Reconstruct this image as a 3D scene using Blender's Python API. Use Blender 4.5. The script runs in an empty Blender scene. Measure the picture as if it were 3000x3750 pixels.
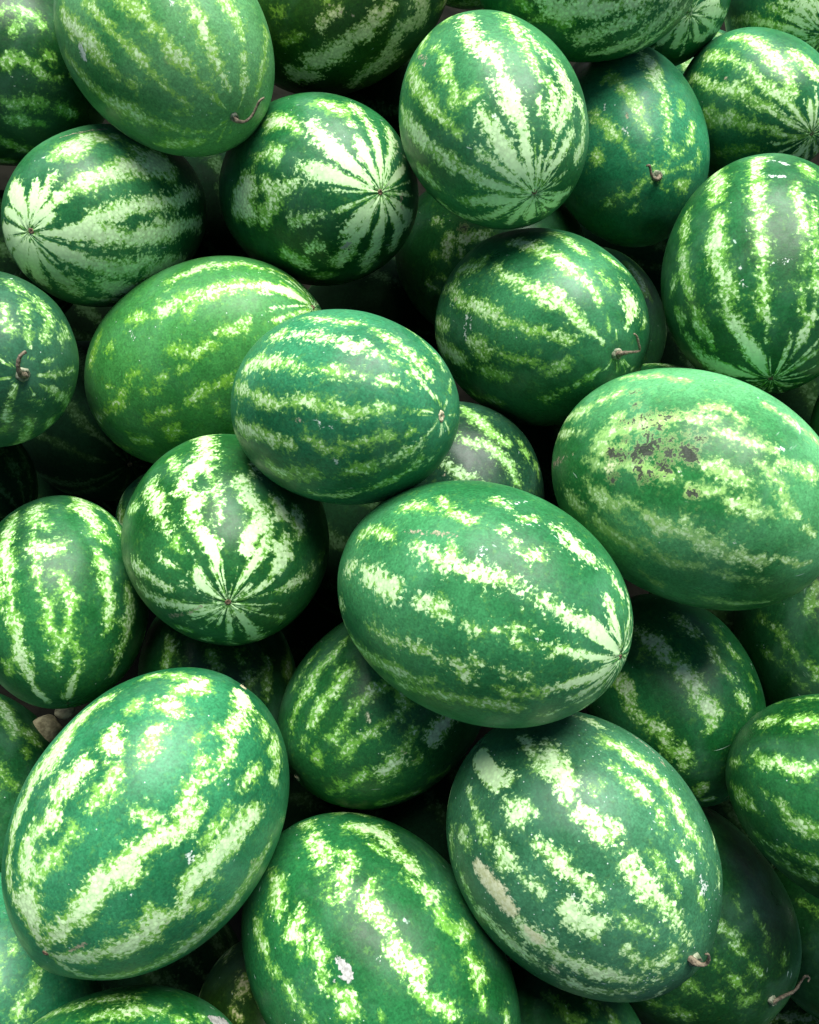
import bpy, math, random
import numpy as np
from mathutils import Vector, Quaternion, Matrix

# ------------------------------------------------------------------ camera, light, exposure
scn = bpy.context.scene
cam_d = bpy.data.cameras.new('camera'); cam = bpy.data.objects.new('camera', cam_d)
scn.collection.objects.link(cam); scn.camera = cam
cam.location = (0, 0, 1.65)
cam.rotation_euler = (math.radians(90 - 58), 0, 0)
cam_d.sensor_fit = 'VERTICAL'; cam_d.sensor_height = 24.0
cam_d.lens = 12.0 / math.tan(math.radians(28.0))
cam_d.clip_start = 0.02; cam_d.clip_end = 200

SUN_EL, SUN_AZ = math.radians(66), math.radians(15)      # azimuth measured from +Y towards +X
world = bpy.data.worlds.new('World'); scn.world = world; world.use_nodes = True
wn = world.node_tree; bg = wn.nodes['Background']
sky = wn.nodes.new('ShaderNodeTexSky'); sky.sky_type = 'NISHITA'; sky.sun_disc = False
sky.sun_elevation = SUN_EL; sky.sun_rotation = SUN_AZ
sky.air_density = 1.0; sky.dust_density = 1.0; sky.ozone_density = 1.0
wn.links.new(sky.outputs[0], bg.inputs[0]); bg.inputs[1].default_value = 0.05
sun_d = bpy.data.lights.new('sun', 'SUN'); sun = bpy.data.objects.new('sun', sun_d)
scn.collection.objects.link(sun)
sun_d.energy = 5.0; sun_d.angle = math.radians(48); sun_d.color = (1.0, 0.985, 0.94)
sd_ = Vector((math.sin(SUN_AZ)*math.cos(SUN_EL), math.cos(SUN_AZ)*math.cos(SUN_EL), math.sin(SUN_EL)))
sun.rotation_euler = sd_.to_track_quat('Z', 'Y').to_euler(); sun.location = sd_*5 + Vector((0, .8, 0))
scn.view_settings.view_transform = 'Standard'; scn.view_settings.look = 'None'
scn.view_settings.exposure = 1.02; scn.view_settings.gamma = 1.0
scn.view_settings.use_curve_mapping = False
try:
    scn.cycles.use_denoising = True; scn.cycles.max_bounces = 8; scn.cycles.diffuse_bounces = 1
except Exception: pass

col = scn.collection
def link(o, parent=None):
    col.objects.link(o)
    if parent: o.parent = parent
    return o

# ------------------------------------------------------------------ node helpers
class NT:
    def __init__(self, tree): self.t = tree
    def n(self, typ, **kw):
        nd = self.t.nodes.new(typ)
        for k, v in kw.items(): setattr(nd, k, v)
        return nd
    def put(self, sock, v):
        if hasattr(v, 'is_output') or isinstance(v, bpy.types.NodeSocket): self.t.links.new(v, sock)
        else: sock.default_value = v
    def m(self, op, a, b=0.0, c=0.0, clamp=False):
        nd = self.n('ShaderNodeMath', operation=op, use_clamp=clamp)
        for s, v in zip(nd.inputs, (a, b, c)): self.put(s, v)
        return nd.outputs[0]
    def vm(self, op, a, b=None, scale=None):
        nd = self.n('ShaderNodeVectorMath', operation=op); self.put(nd.inputs[0], a)
        if b is not None: self.put(nd.inputs[1], b)
        if scale is not None: self.put(nd.inputs['Scale'], scale)
        return nd.outputs[1] if op in ('LENGTH', 'DOT_PRODUCT', 'DISTANCE') else nd.outputs[0]
    def step(self, v, lo, hi):
        nd = self.n('ShaderNodeMapRange', interpolation_type='SMOOTHSTEP')
        self.put(nd.inputs[0], v); nd.inputs[1].default_value = lo; nd.inputs[2].default_value = hi
        return nd.outputs[0]
    def rng(self, v, a, b, c, d):
        nd = self.n('ShaderNodeMapRange'); self.put(nd.inputs[0], v)
        for i, q in enumerate((a, b, c, d)): nd.inputs[1+i].default_value = q
        return nd.outputs[0]
    def noise(self, vec, scale, detail=4, rough=.55, dist=0.0):
        nd = self.n('ShaderNodeTexNoise'); self.put(nd.inputs['Vector'], vec)
        nd.inputs['Scale'].default_value = scale; nd.inputs['Detail'].default_value = detail
        nd.inputs['Roughness'].default_value = rough; nd.inputs['Distortion'].default_value = dist
        return nd.outputs[0]
    def voro(self, vec, scale, feature='F1', out=0, rand=1.0):
        nd = self.n('ShaderNodeTexVoronoi', feature=feature); self.put(nd.inputs['Vector'], vec)
        nd.inputs['Scale'].default_value = scale; nd.inputs['Randomness'].default_value = rand
        return nd.outputs[out]
    def mix(self, f, a, b, mode='MIX'):
        nd = self.n('ShaderNodeMix', data_type='RGBA', blend_type=mode, clamp_factor=True)
        self.put(nd.inputs[0], f); self.put(nd.inputs[6], a); self.put(nd.inputs[7], b)
        return nd.outputs[2]
    def attr(self, name):
        nd = self.n('ShaderNodeAttribute', attribute_name=name); return nd.outputs['Fac']

def rind_group():
    g = bpy.data.node_groups.new('rind_pattern', 'ShaderNodeTree')
    I = g.interface
    for nm, tp, dv in (('Seed', 'NodeSocketVector', (0, 0, 0)), ('Dark', 'NodeSocketColor', (.01, .1, .03, 1)), ('Dark2', 'NodeSocketColor', (.02, .15, .06, 1)),
                       ('Lime', 'NodeSocketColor', (.14, .36, .05, 1)), ('Pale', 'NodeSocketColor', (.55, .8, .42, 1)), ('Specks', 'NodeSocketFloat', .4), ('Gloss', 'NodeSocketFloat', .5), ('Wax', 'NodeSocketFloat', 1.0)):
        s = I.new_socket(nm, in_out='INPUT', socket_type=tp); s.default_value = dv
    I.new_socket('Shader', in_out='OUTPUT', socket_type='NodeSocketShader')
    t = NT(g); gi = t.n('NodeGroupInput'); go = t.n('NodeGroupOutput')
    obj = t.n('ShaderNodeTexCoord').outputs['Object']
    P = t.vm('ADD', obj, gi.outputs['Seed'])
    # streak coordinates: round the axis, drawn out along the meridians
    sx = t.n('ShaderNodeSeparateXYZ'); t.put(sx.inputs[0], obj)
    rad = t.n('ShaderNodeCombineXYZ'); t.put(rad.inputs[0], sx.outputs[0]); t.put(rad.inputs[1], sx.outputs[1])
    dirn = t.vm('NORMALIZE', rad.outputs[0])
    zz = t.n('ShaderNodeCombineXYZ'); t.put(zz.inputs[2], t.m('MULTIPLY', sx.outputs[2], 1.6))
    SV = t.vm('ADD', t.vm('ADD', t.vm('SCALE', dirn, scale=.16), zz.outputs[0]), gi.outputs['Seed'])
    tip = t.attr('tip')
    n1 = t.m('SUBTRACT', t.noise(P, 42, 7, .66, .25), .5)
    n2 = t.m('SUBTRACT', t.noise(P, 150, 5, .65), .5)
    n3 = t.m('SUBTRACT', t.noise(P, 300, 3, .6), .5)
    st = t.m('SUBTRACT', t.noise(SV, 60, 6, .6), .5)
    cellc = t.n('ShaderNodeTexVoronoi'); t.put(cellc.inputs['Vector'], P)
    cellc.inputs['Scale'].default_value = 250
    cs = t.n('ShaderNodeSeparateColor'); t.put(cs.inputs[0], cellc.outputs['Color'])
    cr = t.m('SUBTRACT', cs.outputs[0], .5)
    iso = t.m('ADD', t.m('ADD', t.m('MULTIPLY', n1, 34), t.m('MULTIPLY', n2, 19)), t.m('ADD', t.m('MULTIPLY', n3, 8), t.m('MULTIPLY', cr, 3.6)))
    stk = t.m('ADD', t.m('MULTIPLY', st, 15), t.m('MULTIPLY', n2, 5))
    mixn = t.n('ShaderNodeMix', data_type='FLOAT'); t.put(mixn.inputs[0], tip); t.put(mixn.inputs[2], iso); t.put(mixn.inputs[3], stk)
    N = mixn.outputs[0]
    sdm = t.m('SUBTRACT', t.m('MULTIPLY', t.attr('sd'), 1000), t.m('MULTIPLY', t.m('SUBTRACT', 1.0, tip), 2.5))
    v = t.m('MULTIPLY', t.m('SUBTRACT', t.m('ADD', sdm, N), t.m('MULTIPLY', tip, .45)), t.m('ADD', 1.0, t.m('MULTIPLY', tip, 2.2)))
    lime = t.step(v, -4.2, 1.8)
    halo = t.step(v, -9, 1)
    pv = t.m('ADD', t.m('ADD', v, t.m('MULTIPLY', t.m('SUBTRACT', t.attr('pale'), .86), 11)), t.m('ADD', t.m('MULTIPLY', n3, 18), t.m('MULTIPLY', cr, 8)))
    pale = t.step(pv, -3.4, 5.8)
    # ground colour of the rind
    big = t.noise(P, 7, 3, .5); fine = t.noise(P, 420, 3, .6)
    dark = t.mix(t.step(big, .36, .66), gi.outputs['Dark'], gi.outputs['Dark2'])
    fineb = t.m('MULTIPLY', t.rng(fine, .25, .75, .68, 1.36), t.rng(cs.outputs[0], 0, 1, .86, 1.15))
    fv = t.n('ShaderNodeCombineXYZ'); [t.put(fv.inputs[i], fineb) for i in range(3)]
    dark = t.mix(1.0, dark, fv.outputs[0], 'MULTIPLY')
    # faint net of lighter veins in the dark bands
    netm = t.m('MULTIPLY', t.step(n2, .02, .16), t.m('MULTIPLY', t.step(n1, -.08, .12), .22))
    c = t.mix(netm, dark, gi.outputs['Lime'])
    c = t.mix(t.m('MULTIPLY', halo, t.m('SUBTRACT', .26, t.m('MULTIPLY', tip, .2))), c, gi.outputs['Lime'])
    limec = t.mix(t.rng(cs.outputs[1], 0, 1, 0, .5), gi.outputs['Lime'], c)
    fleck = t.m('MULTIPLY', t.step(t.m('ADD', v, t.m('ADD', t.m('MULTIPLY', cr, 15), t.m('MULTIPLY', n3, 16))), .0, 4.0), .52)
    c = t.mix(t.m('MAXIMUM', lime, fleck), c, limec)
    cellv = t.rng(cs.outputs[2], 0, 1, .80, 1.12)
    pf = t.m('MULTIPLY', cellv, t.rng(cellc.outputs['Distance'], .25, .7, 1.0, .78)); pc = t.n('ShaderNodeCombineXYZ'); [t.put(pc.inputs[i], pf) for i in range(3)]
    pcol = t.mix(t.m('MULTIPLY', 1.0, t.m('SUBTRACT', 1.0, t.m('MULTIPLY', tip, .7))), gi.outputs['Pale'], t.mix(1.0, gi.outputs['Pale'], pc.outputs[0], 'MULTIPLY'))
    c = t.mix(pale, c, pcol)
    # wax bloom and handling dust
    wax = t.m('MULTIPLY', t.m('MULTIPLY', t.step(t.noise(P, 11, 5, .6, .6), .46, .76), .15), gi.outputs['Wax'])
    c = t.mix(wax, c, (.18, .42, .28, 1))
    dv = t.n('ShaderNodeTexVoronoi'); t.put(dv.inputs['Vector'], P); dv.inputs['Scale'].default_value = 210
    dsel = t.n('ShaderNodeSeparateColor'); t.put(dsel.inputs[0], dv.outputs['Color'])
    dust = t.m('MULTIPLY', t.step(dv.outputs['Distance'], .20, .09), t.m('GREATER_THAN', t.m('ADD', dsel.outputs[0], t.m('MULTIPLY', big, .5)), t.m('SUBTRACT', 1.36, t.m('MULTIPLY', gi.outputs['Specks'], .3))))
    c = t.mix(t.m('MULTIPLY', t.m('MULTIPLY', dust, .75), gi.outputs['Wax']), c, (.62, .74, .66, 1))
    dirt = t.m('MULTIPLY', t.m('MULTIPLY', t.step(n1, .10, .26), t.step(n3, -.1, .15)), t.m('MULTIPLY', t.step(big, .50, .64), t.m('MULTIPLY', gi.outputs['Wax'], .5)))
    c = t.mix(dirt, c, (.15, .15, .10, 1))
    # rubbed scratches: long thin lines here and there
    sv = t.n('ShaderNodeMapping'); t.put(sv.inputs[0], P); sv.inputs['Rotation'].default_value = (.5, .9, .3); sv.inputs['Scale'].default_value = (14, 260, 60)
    scr = t.m('MULTIPLY', t.step(t.noise(sv.outputs[0], 1.0, 2, .5), .72, .76), t.step(t.noise(P, 9, 2), .52, .62))
    c = t.mix(t.m('MULTIPLY', t.m('MULTIPLY', scr, .7), gi.outputs['Wax']), c, (.5, .66, .55, 1))
    # marks: scab, tan scar, cream patch, chalk / splatter
    brk = t.m('ADD', t.m('MULTIPLY', n2, 1.0), t.m('ADD', t.m('MULTIPLY', n3, .9), t.m('MULTIPLY', cr, .16)))
    def mark(nm, wob, soft, off=0.0):
        return t.step(t.m('ADD', t.m('SUBTRACT', t.m('MULTIPLY', t.m('SUBTRACT', t.attr(nm), .1), 1000), off), t.m('ADD', t.m('MULTIPLY', n1, wob), t.m('MULTIPLY', brk, wob))), -soft, soft)
    cream = mark('cream', 12, 2.6); c = t.mix(t.m('MULTIPLY', cream, .8), c, t.mix(t.step(brk, -.25, .3), (.60, .60, .32, 1), (.80, .80, .54, 1)))
    tan = mark('tan', 8, .9); c = t.mix(t.m('MULTIPLY', tan, t.rng(brk, -.3, .3, .35, .9)), c, t.mix(t.step(brk, -.2, .25), (.17, .11, .075, 1), (.40, .33, .24, 1)))
    ring = mark('scab', 16, 2.0, -4.5); c = t.mix(t.m('MULTIPLY', ring, .28), c, (.40, .50, .18, 1))
    scab = mark('scab', 15, 1.6, -1.0); c = t.mix(t.m('MULTIPLY', scab, t.rng(brk, -.6, -.1, .75, .97)), c, t.mix(t.step(brk, -.3, .35), (.012, .016, .012, 1), (.050, .060, .048, 1)))
    chalk = mark('chalk', 10, .9, .3); c = t.mix(t.m('MULTIPLY', chalk, t.rng(brk, -.4, .3, .25, .85)), c, (.62, .68, .62, 1))
    splat = mark('splat', 6, .7); c = t.mix(t.m('MULTIPLY', splat, .92), c, t.mix(t.step(brk, -.3, .3), (.26, .255, .24, 1), (.46, .455, .43, 1)))
    ro = t.m('ADD', t.rng(n1, -.2, .2, .24, .52), t.m('ADD', t.m('MULTIPLY', wax, .5), t.m('MULTIPLY', t.m('MAXIMUM', scab, tan), .4)))
    ro = t.m('ADD', ro, t.m('MULTIPLY', t.m('SUBTRACT', 1.0, gi.outputs['Wax']), .5))
    hgt = t.m('ADD', t.m('MULTIPLY', t.noise(P, 420, 1, .5), .25), t.m('MULTIPLY', t.noise(P, 60, 1), .8))
    bp = t.n('ShaderNodeBump'); bp.inputs['Strength'].default_value = .22; bp.inputs['Distance'].default_value = .0012; t.put(bp.inputs['Height'], hgt)
    b = t.n('ShaderNodeBsdfPrincipled'); t.put(b.inputs['Base Color'], c); t.put(b.inputs['Roughness'], ro)
    t.put(b.inputs['Specular IOR Level'], gi.outputs['Gloss'])
    t.put(b.inputs['Normal'], bp.outputs[0])
    t.put(go.inputs[0], b.outputs[0])
    return g
RG = rind_group()

BASES = {  # darker and lighter ground colour, lime fleck colour
    'green':  ((.006, .072, .014), (.018, .138, .038), (.155, .410, .045)),
    'blue':   ((.010, .098, .032), (.036, .205, .080), (.190, .450, .055)),
    'bright': ((.014, .130, .024), (.036, .215, .056), (.180, .450, .035)),
    'light':  ((.026, .155, .042), (.078, .255, .100), (.225, .470, .060)),
    'yellow': ((.018, .125, .026), (.120, .350, .125), (.270, .500, .130)),
    'dusky':  ((.009, .070, .030), (.028, .140, .074), (.170, .390, .065)),
    'olive':  ((.010, .066, .008), (.032, .112, .014), (.190, .350, .035)),
    'dark':   ((.004, .042, .010), (.011, .088, .026), (.110, .290, .030)),  # green darkened to paint in the shade on lower, overhung melons
    'deep':   ((.002, .012, .004), (.003, .020, .007), (.012, .040, .008)),  # near-black rind colour, gap shade painted on the under-layer melons
}
PALE = {'soft': (.55, .76, .44), 'dim': (.40, .60, .33), 'deep': (.04, .09, .035), '': (.60, .85, .44), 'cream': (.74, .74, .38)}  # the two darkest stripe colours have shade painted in
def rind_mat(d, i):
    m = bpy.data.materials.new('rind'); m.use_nodes = True; nt = m.node_tree; nt.nodes.clear()
    o = nt.nodes.new('ShaderNodeOutputMaterial'); g = nt.nodes.new('ShaderNodeGroup'); g.node_tree = RG
    rr = random.Random(i*7+3)
    g.inputs['Seed'].default_value = (rr.uniform(-9, 9), rr.uniform(-9, 9), rr.uniform(-9, 9))
    D, D2, L = BASES[d['base']]
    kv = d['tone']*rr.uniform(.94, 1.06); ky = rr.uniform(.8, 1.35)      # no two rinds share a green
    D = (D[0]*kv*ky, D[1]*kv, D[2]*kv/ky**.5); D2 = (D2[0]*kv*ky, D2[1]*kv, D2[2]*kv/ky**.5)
    g.inputs['Dark'].default_value = (*D, 1); g.inputs['Dark2'].default_value = (*D2, 1); g.inputs['Lime'].default_value = (*L, 1)
    g.inputs['Pale'].default_value = (*PALE[d['palec']], 1); g.inputs['Specks'].default_value = d['specks']; g.inputs['Gloss'].default_value = .06 if d['base'] == 'deep' else .22; g.inputs['Wax'].default_value = .06 if d['base'] == 'deep' else 1.0  # gap melons also lose gloss and bloom so their painted shade stays black
    nt.links.new(g.outputs[0], o.inputs[0]); return m
def simple_mat(name, c1, c2, scale, rough, bump=.4):
    m = bpy.data.materials.new(name); m.use_nodes = True; t = NT(m.node_tree); b = m.node_tree.nodes['Principled BSDF']
    P = t.n('ShaderNodeTexCoord').outputs['Object']; n = t.noise(P, scale, 6, .65)
    t.put(b.inputs['Base Color'], t.mix(t.step(n, .35, .65), (*c1, 1), (*c2, 1))); b.inputs['Roughness'].default_value = rough
    bp = t.n('ShaderNodeBump'); bp.inputs['Strength'].default_value = bump; bp.inputs['Distance'].default_value = .002
    t.put(bp.inputs['Height'], n); t.put(b.inputs['Normal'], bp.outputs[0]); return m
M_STEM = simple_mat('dry_stem', (.06, .046, .028), (.21, .17, .11), 260, .8, .8)
M_KNOB = simple_mat('stem_knob', (.09, .12, .06), (.28, .30, .20), 200, .7, .6)
M_SCAR = simple_mat('blossom_scar', (.06, .035, .02), (.24, .16, .09), 500, .85, .8)
M_CORK = simple_mat('cork', (.22, .18, .09), (.62, .58, .38), 420, .85, .8)
M_SOIL = simple_mat('soil', (.004, .0045, .003), (.010, .010, .007), 14, .95, .8)
M_SOIL.node_tree.nodes['Principled BSDF'].inputs['Specular IOR Level'].default_value = .05
M_STONE = simple_mat('stone', (.16, .14, .07), (.40, .36, .20), 90, .9, .8)

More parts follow.
